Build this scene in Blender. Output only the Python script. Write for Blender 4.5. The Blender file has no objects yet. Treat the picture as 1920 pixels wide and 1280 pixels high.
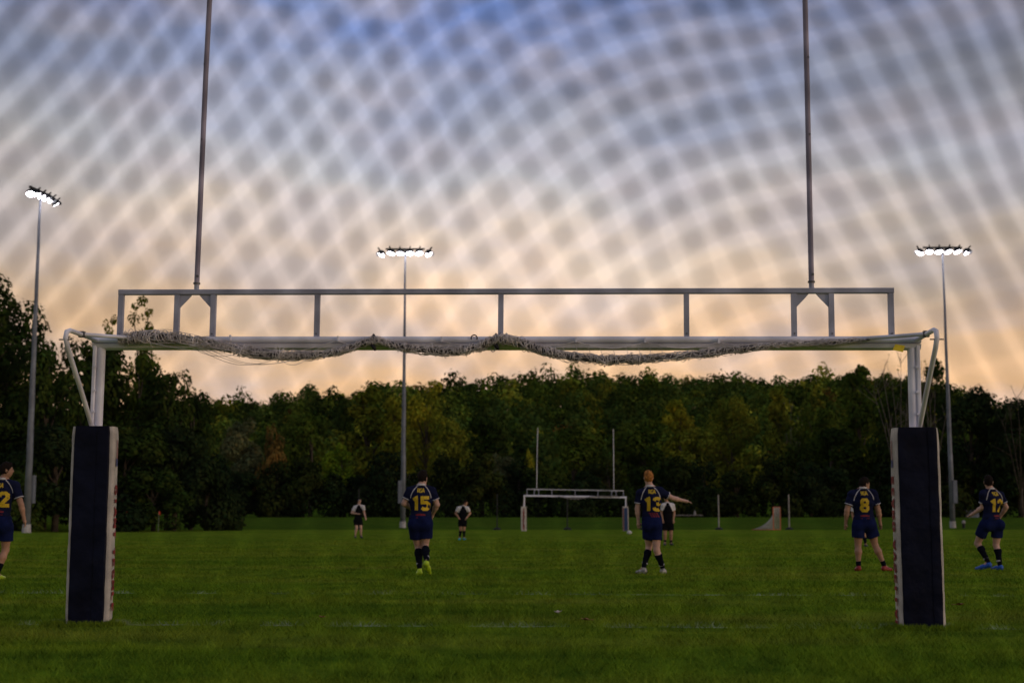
import bpy, math, random
import numpy as np
from mathutils import Vector, Matrix
from mathutils.bvhtree import BVHTree

scene = bpy.context.scene
C = scene.collection
PI = math.pi
R = math.radians

# ------------------------------------------------------------------ camera
F = 2667.0                      # focal length in photo pixels (50 mm on 36 mm, 1920 px wide)
TH = math.atan(330.0 / F)       # upward pitch
CAMZ = 0.99
cam = bpy.data.cameras.new('camera')
cam.lens = 50.0; cam.sensor_width = 36.0; cam.sensor_fit = 'HORIZONTAL'
cam.clip_start = 0.05; cam.clip_end = 6000
cam.dof.use_dof = True; cam.dof.focus_distance = 15.5; cam.dof.aperture_fstop = 2.2
cam_o = bpy.data.objects.new('camera', cam); C.objects.link(cam_o)
cam_o.location = (0, 0, CAMZ); cam_o.rotation_euler = (PI / 2 + TH, 0, 0)
scene.camera = cam_o

# ------------------------------------------------------------------ sky and sun (dusk)
SUN_AZ, SUN_EL = R(118), R(7)   # azimuth from +Y towards +X
world = bpy.data.worlds.new('World'); scene.world = world; world.use_nodes = True
wn = world.node_tree.nodes; wl = world.node_tree.links
wn.clear()
def wnode(t, **k):
    n = wn.new(t)
    for a, b in k.items(): setattr(n, a, b)
    return n
w_out = wnode('ShaderNodeOutputWorld'); w_bg = wnode('ShaderNodeBackground')
w_sky = wnode('ShaderNodeTexSky', sky_type='NISHITA', sun_disc=False, sun_elevation=R(4), sun_rotation=SUN_AZ, air_density=1.2, dust_density=2.0)
w_skys = wnode('ShaderNodeVectorMath', operation='SCALE'); w_skys.inputs[3].default_value = 0.10
w_tc = wnode('ShaderNodeTexCoord'); w_sep = wnode('ShaderNodeSeparateXYZ')
w_ramp = wnode('ShaderNodeValToRGB')
def set_ramp(n, stops):
    cr = n.color_ramp
    while len(cr.elements) > 1: cr.elements.remove(cr.elements[-1])
    cr.elements[0].position = stops[0][0]; cr.elements[0].color = (*stops[0][1], 1)
    for p, c in stops[1:]:
        e = cr.elements.new(p); e.color = (*c, 1)
set_ramp(w_ramp, [(0.0, (.92, .54, .28)), (.08, (.95, .57, .31)), (.13, (.93, .61, .39)), (.18, (.82, .64, .51)),
                  (.24, (.56, .54, .57)), (.30, (.37, .40, .56)), (.37, (.17, .26, .60)), (.6, (.42, .46, .60)), (1.0, (.46, .49, .60))])
w_map = wnode('ShaderNodeMapping'); w_map.inputs['Scale'].default_value = (1, 1, 2.6)
w_n1 = wnode('ShaderNodeTexNoise'); w_n1.inputs['Scale'].default_value = 5.0; w_n1.inputs['Detail'].default_value = 6; w_n1.inputs['Roughness'].default_value = .55
w_n2 = wnode('ShaderNodeTexNoise'); w_n2.inputs['Scale'].default_value = 11.0; w_n2.inputs['Detail'].default_value = 5
w_add = wnode('ShaderNodeMath', operation='MULTIPLY_ADD'); w_add.inputs[1].default_value = .16; 
w_sub = wnode('ShaderNodeMath', operation='SUBTRACT'); w_sub.inputs[1].default_value = .5
wl.new(w_tc.outputs['Generated'], w_sep.inputs[0]); wl.new(w_tc.outputs['Generated'], w_map.inputs[0])
wl.new(w_map.outputs[0], w_n1.inputs['Vector']); wl.new(w_map.outputs[0], w_n2.inputs['Vector'])
wl.new(w_n1.outputs['Fac'], w_sub.inputs[0]); wl.new(w_sub.outputs[0], w_add.inputs[0]); wl.new(w_sep.outputs['Z'], w_add.inputs[2])
wl.new(w_add.outputs[0], w_ramp.inputs[0])
# cloud veils: pale over blue, mauve grey over the glow
w_cm = wnode('ShaderNodeMapRange'); w_cm.inputs['From Min'].default_value = .42; w_cm.inputs['From Max'].default_value = .68; w_cm.inputs['To Max'].default_value = .55
wl.new(w_n2.outputs['Fac'], w_cm.inputs['Value'])
w_cloud = wnode('ShaderNodeMix', data_type='RGBA'); w_cloud.inputs['B'].default_value = (.57, .50, .55, 1)
wl.new(w_cm.outputs[0], w_cloud.inputs['Factor']); wl.new(w_ramp.outputs[0], w_cloud.inputs['A'])
# afterglow is strongest ahead and weakens round the horizon
w_az = wnode('ShaderNodeMapRange'); w_az.inputs['From Min'].default_value = .86; w_az.inputs['From Max'].default_value = 1.0; w_az.inputs['To Min'].default_value = .56; w_az.inputs['To Max'].default_value = 1.06
wl.new(w_sep.outputs['Y'], w_az.inputs['Value'])
w_n3 = wnode('ShaderNodeTexNoise'); w_n3.inputs['Scale'].default_value = 3.4; w_n3.inputs['Detail'].default_value = 4; wl.new(w_map.outputs[0], w_n3.inputs['Vector'])
w_dk = wnode('ShaderNodeMapRange'); w_dk.inputs['From Min'].default_value = .38; w_dk.inputs['From Max'].default_value = .62; w_dk.inputs['To Min'].default_value = .78; w_dk.inputs['To Max'].default_value = 1.08
wl.new(w_n3.outputs['Fac'], w_dk.inputs['Value'])
w_azm = wnode('ShaderNodeMath', operation='MULTIPLY'); wl.new(w_az.outputs[0], w_azm.inputs[0]); wl.new(w_dk.outputs[0], w_azm.inputs[1])
w_glow = wnode('ShaderNodeVectorMath', operation='SCALE'); wl.new(w_cloud.outputs['Result'], w_glow.inputs[0]); wl.new(w_azm.outputs[0], w_glow.inputs[3])
w_mix = wnode('ShaderNodeMix', data_type='RGBA'); w_mix.inputs['Factor'].default_value = .82
wl.new(w_sky.outputs[0], w_skys.inputs[0]); wl.new(w_skys.outputs[0], w_mix.inputs['A']); wl.new(w_glow.outputs[0], w_mix.inputs['B'])
wl.new(w_mix.outputs['Result'], w_bg.inputs['Color']); w_bg.inputs['Strength'].default_value = 1.20
wl.new(w_bg.outputs[0], w_out.inputs[0])

sun = bpy.data.lights.new('sun', 'SUN'); sun.energy = .55; sun.angle = R(14); sun.color = (1, .78, .62)
sun_o = bpy.data.objects.new('sun', sun); C.objects.link(sun_o)
sd = Vector((math.sin(SUN_AZ) * math.cos(SUN_EL), math.cos(SUN_AZ) * math.cos(SUN_EL), math.sin(SUN_EL)))
sun_o.rotation_euler = sd.to_track_quat('Z', 'Y').to_euler(); sun_o.location = (30, -20, 30)

vs = scene.view_settings
vs.view_transform = 'Standard'; vs.look = 'None'; vs.exposure = 0.20; vs.gamma = 1.0; vs.use_curve_mapping = False
scene.render.film_transparent = False
scene.cycles.use_denoising = True
scene.cycles.max_bounces = 6; scene.cycles.diffuse_bounces = 3; scene.cycles.transparent_max_bounces = 12

# ------------------------------------------------------------------ helpers
def at(px, py, Y):
    """world point at distance Y along the view, seen at photo pixel px, py"""
    x = (px - 960) / F; y = (640 - py) / F
    dx, dy, dz = x, math.cos(TH) - y * math.sin(TH), math.sin(TH) + y * math.cos(TH)
    t = Y / dy
    return Vector((dx * t, Y, CAMZ + dz * t))

MATS = {}
def mat(name, col, rough=.6, metal=0, var=.0, scale=8.0, bump=0.0, bscale=40.0, spec=.35, col2=None, detail=4):
    m = bpy.data.materials.new(name); m.use_nodes = True
    nt = m.node_tree; b = nt.nodes['Principled BSDF']
    b.inputs['Roughness'].default_value = rough; b.inputs['Metallic'].default_value = metal
    b.inputs['Specular IOR Level'].default_value = spec
    b.inputs['Base Color'].default_value = (*col, 1)
    tc = nt.nodes.new('ShaderNodeTexCoord')
    if var > 0 or col2:
        n = nt.nodes.new('ShaderNodeTexNoise'); n.inputs['Scale'].default_value = scale; n.inputs['Detail'].default_value = detail
        mx = nt.nodes.new('ShaderNodeMix'); mx.data_type = 'RGBA'
        mr = nt.nodes.new('ShaderNodeMapRange'); mr.inputs['From Min'].default_value = .35; mr.inputs['From Max'].default_value = .65
        nt.links.new(tc.outputs['Object'], n.inputs['Vector']); nt.links.new(n.outputs['Fac'], mr.inputs['Value'])
        nt.links.new(mr.outputs[0], mx.inputs['Factor'])
        a = tuple(c * (1 - var) for c in col); d = col2 if col2 else tuple(min(1, c * (1 + var)) for c in col)
        mx.inputs['A'].default_value = (*a, 1); mx.inputs['B'].default_value = (*d, 1)
        nt.links.new(mx.outputs['Result'], b.inputs['Base Color'])
    if bump > 0:
        n = nt.nodes.new('ShaderNodeTexNoise'); n.inputs['Scale'].default_value = bscale; n.inputs['Detail'].default_value = 5
        bp = nt.nodes.new('ShaderNodeBump'); bp.inputs['Strength'].default_value = bump; bp.inputs['Distance'].default_value = .02
        nt.links.new(tc.outputs['Object'], n.inputs['Vector']); nt.links.new(n.outputs['Fac'], bp.inputs['Height']); nt.links.new(bp.outputs[0], b.inputs['Normal'])
    MATS[name] = m
    return m

def obj(name, me, m, parent=None, loc=None, smooth=False):
    o = bpy.data.objects.new(name, me); C.objects.link(o)
    if m is not None:
        if not me.materials: me.materials.append(m)
    if parent is not None: o.parent = parent
    if loc is not None: o.location = loc
    return o

def mesh(name, v, f, smooth=False):
    me = bpy.data.meshes.new(name)
    v = np.asarray(v, dtype=np.float32)
    if isinstance(f, np.ndarray):
        n, k = f.shape
        me.vertices.add(len(v)); me.vertices.foreach_set('co', v.ravel())
        me.loops.add(n * k); me.loops.foreach_set('vertex_index', f.astype(np.int32).ravel())
        me.polygons.add(n); me.polygons.foreach_set('loop_start', np.arange(0, n * k, k, dtype=np.int32))
        me.polygons.foreach_set('loop_total', np.full(n, k, dtype=np.int32))
        me.update(calc_edges=True)
    else:
        me.from_pydata([tuple(map(float, p)) for p in v], [], f); me.update()
    if smooth: me.polygons.foreach_set('use_smooth', np.ones(len(me.polygons), dtype=bool))
    return me

def tag(o, label=None, cat=None, group=None, kind=None):
    if label: o['label'] = label
    if cat: o['category'] = cat
    if group: o['group'] = group
    if kind: o['kind'] = kind
    return o

def empty(name, loc=(0, 0, 0), rot=(0, 0, 0)):
    o = bpy.data.objects.new(name, None); C.objects.link(o)
    o.location = loc; o.rotation_euler = rot; o.empty_display_size = .2
    return o

class MB:
    def __init__(s): s.v = []; s.f = []
    def add(s, v, f):
        b = len(s.v); s.v += [tuple(p) for p in v]; s.f += [tuple(i + b for i in q) for q in f]; return s
    def box(s, x0, x1, y0, y1, z0, z1, ch=0.0):
        if ch <= 0:
            v = [(x, y, z) for z in (z0, z1) for y in (y0, y1) for x in (x0, x1)]
            f = [(0, 2, 3, 1), (4, 5, 7, 6), (0, 1, 5, 4), (2, 6, 7, 3), (0, 4, 6, 2), (1, 3, 7, 5)]
            return s.add(v, f)
        # chamfered along the longest axis
        L = [x1 - x0, y1 - y0, z1 - z0]; a = L.index(max(L)); b, c = [(1, 2), (0, 2), (0, 1)][a]
        lo = [x0, y0, z0]; hi = [x1, y1, z1]
        prof = [(lo[b] + ch, lo[c]), (hi[b] - ch, lo[c]), (hi[b], lo[c] + ch), (hi[b], hi[c] - ch), (hi[b] - ch, hi[c]), (lo[b] + ch, hi[c]), (lo[b], hi[c] - ch), (lo[b], lo[c] + ch)]
        v = []
        for e in (lo[a], hi[a]):
            for p, q in prof:
                w = [0, 0, 0]; w[a] = e; w[b] = p; w[c] = q; v.append(w)
        f = [tuple(range(8)), tuple(range(15, 7, -1))] + [(i, (i + 1) % 8, 8 + (i + 1) % 8, 8 + i) for i in range(8)]
        return s.add(v, f)
    def tube(s, pts, rad, n=8, cap=True, flat=None):
        pts = [Vector(p) for p in pts]; k = len(pts)
        if not hasattr(rad, '__len__'): rad = [rad] * k
        rings = []; ref = None
        for i, p in enumerate(pts):
            t = (pts[min(i + 1, k - 1)] - pts[max(i - 1, 0)]).normalized()
            if ref is None:
                ref = Vector((0, 0, 1)) if abs(t.z) < .9 else Vector((1, 0, 0))
            e1 = (ref - t * ref.dot(t)).normalized(); e2 = t.cross(e1); ref = e1
            rings.append([p + (e1 * math.cos(2 * PI * j / n) + e2 * math.sin(2 * PI * j / n)) * rad[i] for j in range(n)])
        v = [q for r_ in rings for q in r_]
        f = [(i * n + j, i * n + (j + 1) % n, (i + 1) * n + (j + 1) % n, (i + 1) * n + j) for i in range(k - 1) for j in range(n)]
        if cap: f += [tuple(range(n - 1, -1, -1)), tuple((k - 1) * n + j for j in range(n))]
        return s.add(v, f)
    def build(s, name, m, parent=None, smooth=False, loc=None):
        me = mesh(name, s.v, s.f)
        if smooth: me.polygons.foreach_set('use_smooth', np.ones(len(me.polygons), dtype=bool))
        return obj(name, me, m, parent, loc)

def sm_auto(o, ang=40):
    me = o.data
    me.polygons.foreach_set('use_smooth', np.ones(len(me.polygons), dtype=bool))
    try: me.set_sharp_from_angle(angle=R(ang))
    except Exception: pass
    return o

def np_tubes(lines, rads, n=4):
    """many polylines (arrays) -> one vertex / quad array"""
    V = []; Q = []; base = 0
    cs = np.cos(np.arange(n) * 2 * PI / n); sn = np.sin(np.arange(n) * 2 * PI / n)
    for P, r in zip(lines, rads):
        P = np.asarray(P, float); k = len(P)
        T = np.gradient(P, axis=0); T /= np.linalg.norm(T, axis=1, keepdims=True) + 1e-9
        ref = np.array([0.31, -.9, .27]); 
        e1 = np.cross(T, ref); e1 /= np.linalg.norm(e1, axis=1, keepdims=True) + 1e-9
        e2 = np.cross(T, e1)
        rr = np.broadcast_to(np.asarray(r, float), (k,))[:, None, None]
        ring = P[:, None, :] + rr * (e1[:, None, :] * cs[None, :, None] + e2[:, None, :] * sn[None, :, None])
        V.append(ring.reshape(-1, 3))
        i = np.arange(k - 1)[:, None] * n; j = np.arange(n)[None, :]; j2 = (j + 1) % n
        Q.append(np.stack([base + i + j, base + i + j2, base + i + n + j2, base + i + n + j], -1).reshape(-1, 4))
        base += k * n
    return np.concatenate(V), np.concatenate(Q)

def vnoise(x, y, seed=0):
    """smooth value noise on arrays"""
    rs = np.random.RandomState(seed); g = rs.rand(64, 64)
    xi = np.floor(x).astype(int); yi = np.floor(y).astype(int); fx = x - xi; fy = y - yi
    fx = fx * fx * (3 - 2 * fx); fy = fy * fy * (3 - 2 * fy)
    a = g[xi % 64, yi % 64]; b = g[(xi + 1) % 64, yi % 64]; c = g[xi % 64, (yi + 1) % 64]; d = g[(xi + 1) % 64, (yi + 1) % 64]
    return (a * (1 - fx) + b * fx) * (1 - fy) + (c * (1 - fx) + d * fx) * fy

def smooth01(t): t = np.clip(t, 0, 1); return t * t * (3 - 2 * t)

# ------------------------------------------------------------------ terrain
SKY_PX = np.array([-900, -200, 0, 200, 400, 500, 600, 700, 800, 900, 1000, 1160, 1300, 1450, 1600, 1700, 1790, 1830, 1880, 1920, 2200, 2900], float)
SKY_PY = np.array([800, 775, 765, 750, 738, 735, 726, 716, 708, 706, 694, 690, 696, 702, 690, 694, 712, 736, 752, 762, 800, 850], float)
def ground_z(x, y):
    x = np.asarray(x, float); y = np.asarray(y, float)
    z = 1.02 * smooth01((y - 118) / 32.0)
    z = np.maximum(z, .62 * smooth01((-30.5 - x) / 9.0) * smooth01((y - 20) / 30))
    z = z + .8 * smooth01((y - 155) / 60)
    az = 960 + F * x / np.maximum(y, 60)
    ridge = (970 - np.interp(az, SKY_PX, SKY_PY)) / F * 400 - 12.5
    z = z + np.maximum(ridge, 0) * smooth01((y - 190) / 210) - np.maximum(ridge, 0) * .7 * smooth01((y - 430) / 300)
    return z

GOAL_A = math.atan(.45 / 7.6); GX, GY = -.135, 13.28
def grass_material(name, blades):
    m = bpy.data.materials.new(name); m.use_nodes = True
    nt = m.node_tree; b = nt.nodes['Principled BSDF']; N = nt.nodes.new; L = nt.links.new
    b.inputs['Roughness'].default_value = .9; b.inputs['Specular IOR Level'].default_value = 0.0
    geo = N('ShaderNodeNewGeometry')
    def noise(sc, det=4):
        n = N('ShaderNodeTexNoise'); n.inputs['Scale'].default_value = sc; n.inputs['Detail'].default_value = det
        L(geo.outputs['Position'], n.inputs['Vector']); return n
    def mr(src, a, c, lo=0, hi=1):
        n = N('ShaderNodeMapRange'); n.inputs['From Min'].default_value = a; n.inputs['From Max'].default_value = c
        n.inputs['To Min'].default_value = lo; n.inputs['To Max'].default_value = hi; L(src, n.inputs['Value']); return n.outputs[0]
    def mix(fac, A, B):
        n = N('ShaderNodeMix'); n.data_type = 'RGBA'
        L(fac, n.inputs['Factor'])
        for s_, v in (('A', A), ('B', B)):
            if isinstance(v, tuple): n.inputs[s_].default_value = (*v, 1)
            else: L(v, n.inputs[s_])
        return n.outputs['Result']
    c = mix(mr(noise(.22, 5).outputs['Fac'], .38, .62), (.140, .240, .012), (.215, .285, .018))
    c = mix(mr(noise(1.5, 6).outputs['Fac'], .42, .66, 0, .8), c, (.048, .112, .008))
    c = mix(mr(noise(7.0, 4).outputs['Fac'], .50, .70, 0, .55), c, (.180, .250, .026))
    st = N('ShaderNodeMapping'); st.inputs['Scale'].default_value = (.10, .55, 1); L(geo.outputs['Position'], st.inputs[0])
    sn_ = N('ShaderNodeTexNoise'); sn_.inputs['Scale'].default_value = 1.0; sn_.inputs['Detail'].default_value = 6; L(st.outputs[0], sn_.inputs['Vector'])
    c = mix(mr(sn_.outputs['Fac'], .50, .72, 0, .55), c, (.260, .250, .040))
    c = mix(mr(sn_.outputs['Fac'], .48, .32, 0, .5), c, (.060, .130, .010))
    if blades:
        at_ = N('ShaderNodeAttribute'); at_.attribute_name = 'tint'
        c = mix(mr(at_.outputs['Fac'], .55, 1.0, 0, .45), c, (.25, .37, .03))
        c = mix(mr(at_.outputs['Fac'], .0, .4, .5, 0), c, (.045, .108, .008))
    else:
        c = mix(mr(noise(60, 3).outputs['Fac'], .35, .7, 0, .5), c, (.055, .095, .008))
    sepb = N('ShaderNodeSeparateXYZ'); L(geo.outputs['Position'], sepb.inputs[0])
    c = mix(mr(sepb.outputs['Y'], 117, 120, 0, .75), c, (.040, .082, .010))   # unmown bank
    # worn white paint of the goal line and the goal-area line
    sep = N('ShaderNodeSeparateXYZ'); L(geo.outputs['Position'], sep.inputs[0])
    def along(off):   # signed distance to the line
        a1 = N('ShaderNodeMath'); a1.operation = 'MULTIPLY_ADD'; a1.inputs[1].default_value = math.sin(GOAL_A)
        a1.inputs[2].default_value = -(GX * math.sin(GOAL_A) + GY * math.cos(GOAL_A)) - off; L(sep.outputs['X'], a1.inputs[0])
        a2 = N('ShaderNodeMath'); a2.operation = 'MULTIPLY_ADD'; a2.inputs[1].default_value = math.cos(GOAL_A); L(sep.outputs['Y'], a2.inputs[0]); L(a1.outputs[0], a2.inputs[2])
        a3 = N('ShaderNodeMath'); a3.operation = 'ABSOLUTE'; L(a2.outputs[0], a3.inputs[0])
        return mr(a3.outputs[0], .055, .10, 1, 0)
    mxm = N('ShaderNodeMath'); mxm.operation = 'MAXIMUM'; L(along(.0), mxm.inputs[0]); L(along(5.5), mxm.inputs[1])
    wear = N('ShaderNodeMath'); wear.operation = 'MULTIPLY'; L(mxm.outputs[0], wear.inputs[0]); L(mr(noise(2.6, 6).outputs['Fac'], .46, .70, 0, .72 if blades else .48), wear.inputs[1])
    c = mix(wear.outputs[0], c, (.50, .56, .52))
    L(c, b.inputs['Base Color'])
    if not blades:
        bp = N('ShaderNodeBump'); bp.inputs['Strength'].default_value = .8; bp.inputs['Distance'].default_value = .05
        L(noise(28, 6).outputs['Fac'], bp.inputs['Height']); L(bp.outputs[0], b.inputs['Normal'])
    MATS[name] = m
    return m
M_GRASS = grass_material('turf', False); M_BLADE = grass_material('grass_blade', True)

xs = np.unique(np.concatenate([np.linspace(-900, -140, 24), np.linspace(-140, -50, 26), np.linspace(-50, 50, 51), np.linspace(50, 160, 30), np.linspace(160, 900, 24)]))
ys = np.unique(np.concatenate([np.linspace(-120, 0, 5), np.linspace(0, 112, 29), np.linspace(112, 160, 33), np.linspace(160, 450, 60), np.linspace(450, 1500, 16)]))
XX, YY = np.meshgrid(xs, ys)
ZZ = ground_z(XX, YY)
nx, ny = len(xs), len(ys)
ii = (np.arange(ny - 1)[:, None] * nx + np.arange(nx - 1)[None, :])
gq = np.stack([ii, ii + 1, ii + nx + 1, ii + nx], -1).reshape(-1, 4)
ground = obj('ground', mesh('ground', np.stack([XX, YY, ZZ], -1).reshape(-1, 3), gq, True), M_GRASS)
tag(ground, 'mown green playing field rising to a wooded hill', kind='structure')

# grass blades on the part of the pitch where single tufts show
rs = np.random.RandomState(5)
NB = 420000
yy = 6.2 * (88 / 6.2) ** rs.rand(NB)
xx = (rs.rand(NB) * 2 - 1) * (yy * .40 + .8)
dens = vnoise(xx * 2.2, yy * 2.2, 1) * .6 + vnoise(xx * .7, yy * .7, 2) * .4
keep = rs.rand(NB) < (.35 + .9 * dens) * (1 - smooth01((yy - 30) / 55))
xx, yy, dens = xx[keep], yy[keep], dens[keep]; nb = len(xx)
hgt = (.018 + .034 * rs.rand(nb)) * (.45 + 1.3 * dens); wid = .0035 * np.maximum(1, yy / 11) * (.7 + .6 * rs.rand(nb))
ang = rs.rand(nb) * PI; lean = (rs.rand(nb, 2) - .5) * hgt[:, None] * 2.8
bx, by = np.cos(ang) * wid, np.sin(ang) * wid * .6
v = np.empty((nb, 3, 3), np.float32)
v[:, 0] = np.stack([xx - bx, yy - by, np.full(nb, -.002)], -1); v[:, 1] = np.stack([xx + bx, yy + by, np.full(nb, -.002)], -1)
v[:, 2] = np.stack([xx + lean[:, 0], yy + lean[:, 1], hgt], -1)
tv = []
for px_, py_ in ((-3.96, 13.49), (3.70, 13.06)):       # longer tufts the mower misses round the pads
    k = 5200; e = rs.rand(k) * 4; sd = e.astype(int); f_ = e - sd; q = .22 + rs.rand(k) ** 2 * .16
    ux = np.where(sd == 0, (f_ - .5) * .5, np.where(sd == 1, (f_ - .5) * .5, np.where(sd == 2, -q, q))); uy = np.where(sd == 0, -q * .8, np.where(sd == 1, q * .6, (f_ - .55) * .4))
    x_ = px_ + ux; y_ = py_ + uy - .03; h_ = .02 + .045 * rs.rand(k) ** 1.5; an_ = rs.rand(k) * PI; w_ = .0042
    tv.append(np.stack([np.stack([x_ - np.cos(an_) * w_, y_ - np.sin(an_) * w_, 0 * x_], -1), np.stack([x_ + np.cos(an_) * w_, y_ + np.sin(an_) * w_, 0 * x_], -1), np.stack([x_ + rs.randn(k) * .02, y_ + rs.randn(k) * .02, h_], -1)], 1))
v = np.concatenate([v] + tv).astype(np.float32); nb = len(v)
gm = mesh('grass_blades', v.reshape(-1, 3), np.arange(nb * 3).reshape(-1, 3))
ta = gm.attributes.new('tint', 'FLOAT', 'FACE'); ta.data.foreach_set('value', np.clip(rs.rand(nb), 0, 1).astype(np.float32))
tag(obj('grass', gm, M_BLADE), 'short green turf of the pitch', 'grass', kind='stuff')

# ------------------------------------------------------------------ foliage
def leaf_material(name, trans=.22):
    m = bpy.data.materials.new(name); m.use_nodes = True
    nt = m.node_tree; nt.nodes.clear(); N = nt.nodes.new; L = nt.links.new
    out = N('ShaderNodeOutputMaterial'); oi = N('ShaderNodeObjectInfo'); at_ = N('ShaderNodeAttribute'); at_.attribute_name = 'tint'
    col = N('ShaderNodeAttribute'); col.attribute_name = 'leafcol'
    mul = N('ShaderNodeVectorMath'); mul.operation = 'MULTIPLY'; L(oi.outputs['Color'], mul.inputs[0]); L(col.outputs['Color'], mul.inputs[1])
    d = N('ShaderNodeBsdfDiffuse'); t = N('ShaderNodeBsdfTranslucent'); mx = N('ShaderNodeMixShader'); mx.inputs[0].default_value = trans
    L(mul.outputs[0], d.inputs[0]); L(mul.outputs[0], t.inputs[0]); L(d.outputs[0], mx.inputs[1]); L(t.outputs[0], mx.inputs[2]); L(mx.outputs[0], out.inputs[0])
    return m
M_LEAF = leaf_material('leaf')
M_BARK = mat('bark', (.07, .055, .04), .9, var=.35, scale=3, bump=.5, bscale=12)
M_PALEBARK = mat('pale_bark', (.135, .115, .095), .9, var=.3, scale=2, bump=.4, bscale=10)

def leaf_cloud(rs, centers, radii, n, size, up=.55, rnd=.36):
    """n diamond leaves spread over the shells of lobes; returns verts, quads, colours"""
    k = len(centers); w = radii[:, 0] ** 2; idx = rs.choice(k, n, p=w / w.sum())
    d = rs.normal(size=(n, 3)); d /= np.linalg.norm(d, axis=1, keepdims=True)
    rr = (.68 + .38 * rs.rand(n) ** .7)
    # knobbly shell
    rr *= 1 + .18 * np.sin(d[:, 0] * 7 + idx) * np.sin(d[:, 2] * 6 + idx * 2)
    p = centers[idx] + d * radii[idx] * rr[:, None]
    nrm = d + np.array([0, 0, up]) + rs.normal(size=(n, 3)) * rnd; nrm /= np.linalg.norm(nrm, axis=1, keepdims=True)
    a = np.cross(nrm, rs.normal(size=(n, 3))); a /= np.linalg.norm(a, axis=1, keepdims=True) + 1e-9
    b = np.cross(nrm, a)
    s = size * (.55 + .9 * rs.rand(n))[:, None]
    V = np.stack([p - a * s, p - b * s * .62 + nrm * s * .1, p + a * s, p + b * s * .62 + nrm * s * .1], 1)
    lob = rs.rand(k)[idx]
    c = np.ones((n, 4)); t = (.62 + .5 * lob + .45 * (rs.rand(n) - .5)); yel = np.clip(rs.normal(size=n) * .12 + (lob - .5) * .25, -.2, .4)
    c[:, 0] = t * (1 + yel); c[:, 1] = t; c[:, 2] = t * (1 - yel * .5)
    return V.reshape(-1, 3), np.arange(n * 4).reshape(-1, 4), c

def foliage_mesh(name, V, Q, col):
    me = mesh(name, V, Q); at_ = me.color_attributes.new('leafcol', 'FLOAT_COLOR', 'POINT')
    at_.data.foreach_set('color', np.repeat(col, 4, axis=0).astype(np.float32).ravel())
    return me

def tree_proto(seed, H, Rr, nl, leaf, form='round', nlobe=26):
    """crown and trunk meshes of a tree H tall, crown radius Rr"""
    rs = np.random.RandomState(seed)
    cen = []; rad = []
    for i in range(nlobe):
        u = (i + .5) / nlobe
        zt = {'round': .18 + .74 * u, 'tall': .12 + .82 * u, 'shrub': .08 + .80 * u, 'poplar': .10 + .84 * u}[form]
        if form == 'round': w = math.sin(PI * min(1, .14 + .80 * u)) ** .7
        elif form == 'tall': w = (1 - u) ** .55 * .95 + .10
        elif form == 'poplar': w = .6 * math.sin(PI * (.15 + .62 * u)) + .22
        else: w = math.cos(PI / 2 * u * .9) ** .6
        a = rs.rand() * 2 * PI; q = (.25 + .75 * rs.rand() ** .6) * w * Rr * .80
        cen.append((math.cos(a) * q, math.sin(a) * q, H * (zt + (rs.rand() - .5) * .08)))
        r0 = Rr * (.20 + .17 * rs.rand()) * (.65 + .5 * w) * (.80 if form == 'poplar' else 1)
        rad.append((r0, r0, r0 * (.65 + .35 * rs.rand())))
    cen, rad = np.array(cen), np.array(rad)
    cen[:, 2] += H - (cen[:, 2] + rad[:, 2]).max()
    V, Q, c = leaf_cloud(rs, cen, rad, nl, leaf)
    crown = foliage_mesh('crown', V, Q, c)
    mb = MB(); r0 = .018 * H + .05
    mb.tube([(0, 0, -.3), (.05 * rs.randn(), .05, .25 * H), (.2 * rs.randn() * .5, .1 * rs.randn(), .55 * H), (.1, 0, .86 * H)], [r0 * 1.25, r0, r0 * .6, r0 * .15], 7)
    for i in range(0, nlobe, 2):
        z0 = max(.12 * H, cen[i][2] * .62); mb.tube([(0, 0, z0), (cen[i][0] * .5, cen[i][1] * .5, (z0 + cen[i][2]) / 2 + .02 * H), tuple(cen[i])], [r0 * .4, r0 * .26, r0 * .08], 5, cap=False)
    trunk = mesh('trunk', mb.v, mb.f, True)
    return crown, trunk

PROTO = {
    'big': [tree_proto(11 + i, 18, 6.0, 9500, .23, 'round', 34) for i in range(3)],
    'mid': [tree_proto(31 + i, 12, 4.4, 6000, .23, 'round', 26) for i in range(4)],
    'tall': [tree_proto(51 + i, 15, 3.6, 6500, .21, 'tall', 28) for i in range(3)],
    'poplar': [tree_proto(71 + i, 19, 2.4, 3000, .15, 'poplar', 46) for i in range(2)],
    'shrub': [tree_proto(91 + i, 5, 3.0, 3800, .17, 'shrub', 18) for i in range(3)],
}
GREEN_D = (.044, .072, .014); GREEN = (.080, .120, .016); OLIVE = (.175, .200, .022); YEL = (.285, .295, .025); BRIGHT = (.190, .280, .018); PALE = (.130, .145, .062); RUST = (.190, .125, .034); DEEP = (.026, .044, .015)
HSCALE = {'big': 18, 'mid': 12, 'tall': 15, 'poplar': 19, 'shrub': 5}; RSCALE = {'big': 6, 'mid': 4.4, 'tall': 3.6, 'poplar': 2.4, 'shrub': 3}
tree_n = [0]
def tree(name, kind, px, top, width, Y, col, label, cat='tree', group=None, base=None):
    i = tree_n[0]; tree_n[0] += 1
    p = at(px, top, Y); gz = float(ground_z(p.x, Y)) if base is None else base
    H = p.z - gz; rr = width / F * Y / 2
    root = empty(name, (p.x, Y, gz), (0, 0, (i * 2.399) % (2 * PI)))
    cr, tr = PROTO[kind][i % len(PROTO[kind])]
    s = (rr / RSCALE[kind], rr / RSCALE[kind], H / HSCALE[kind])
    root.scale = s
    o = obj('crown', cr, M_LEAF, root); o.color = (*col, 1)
    obj('trunk', tr, M_BARK, root)
    tag(root, label, cat, group)
    return root

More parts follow.
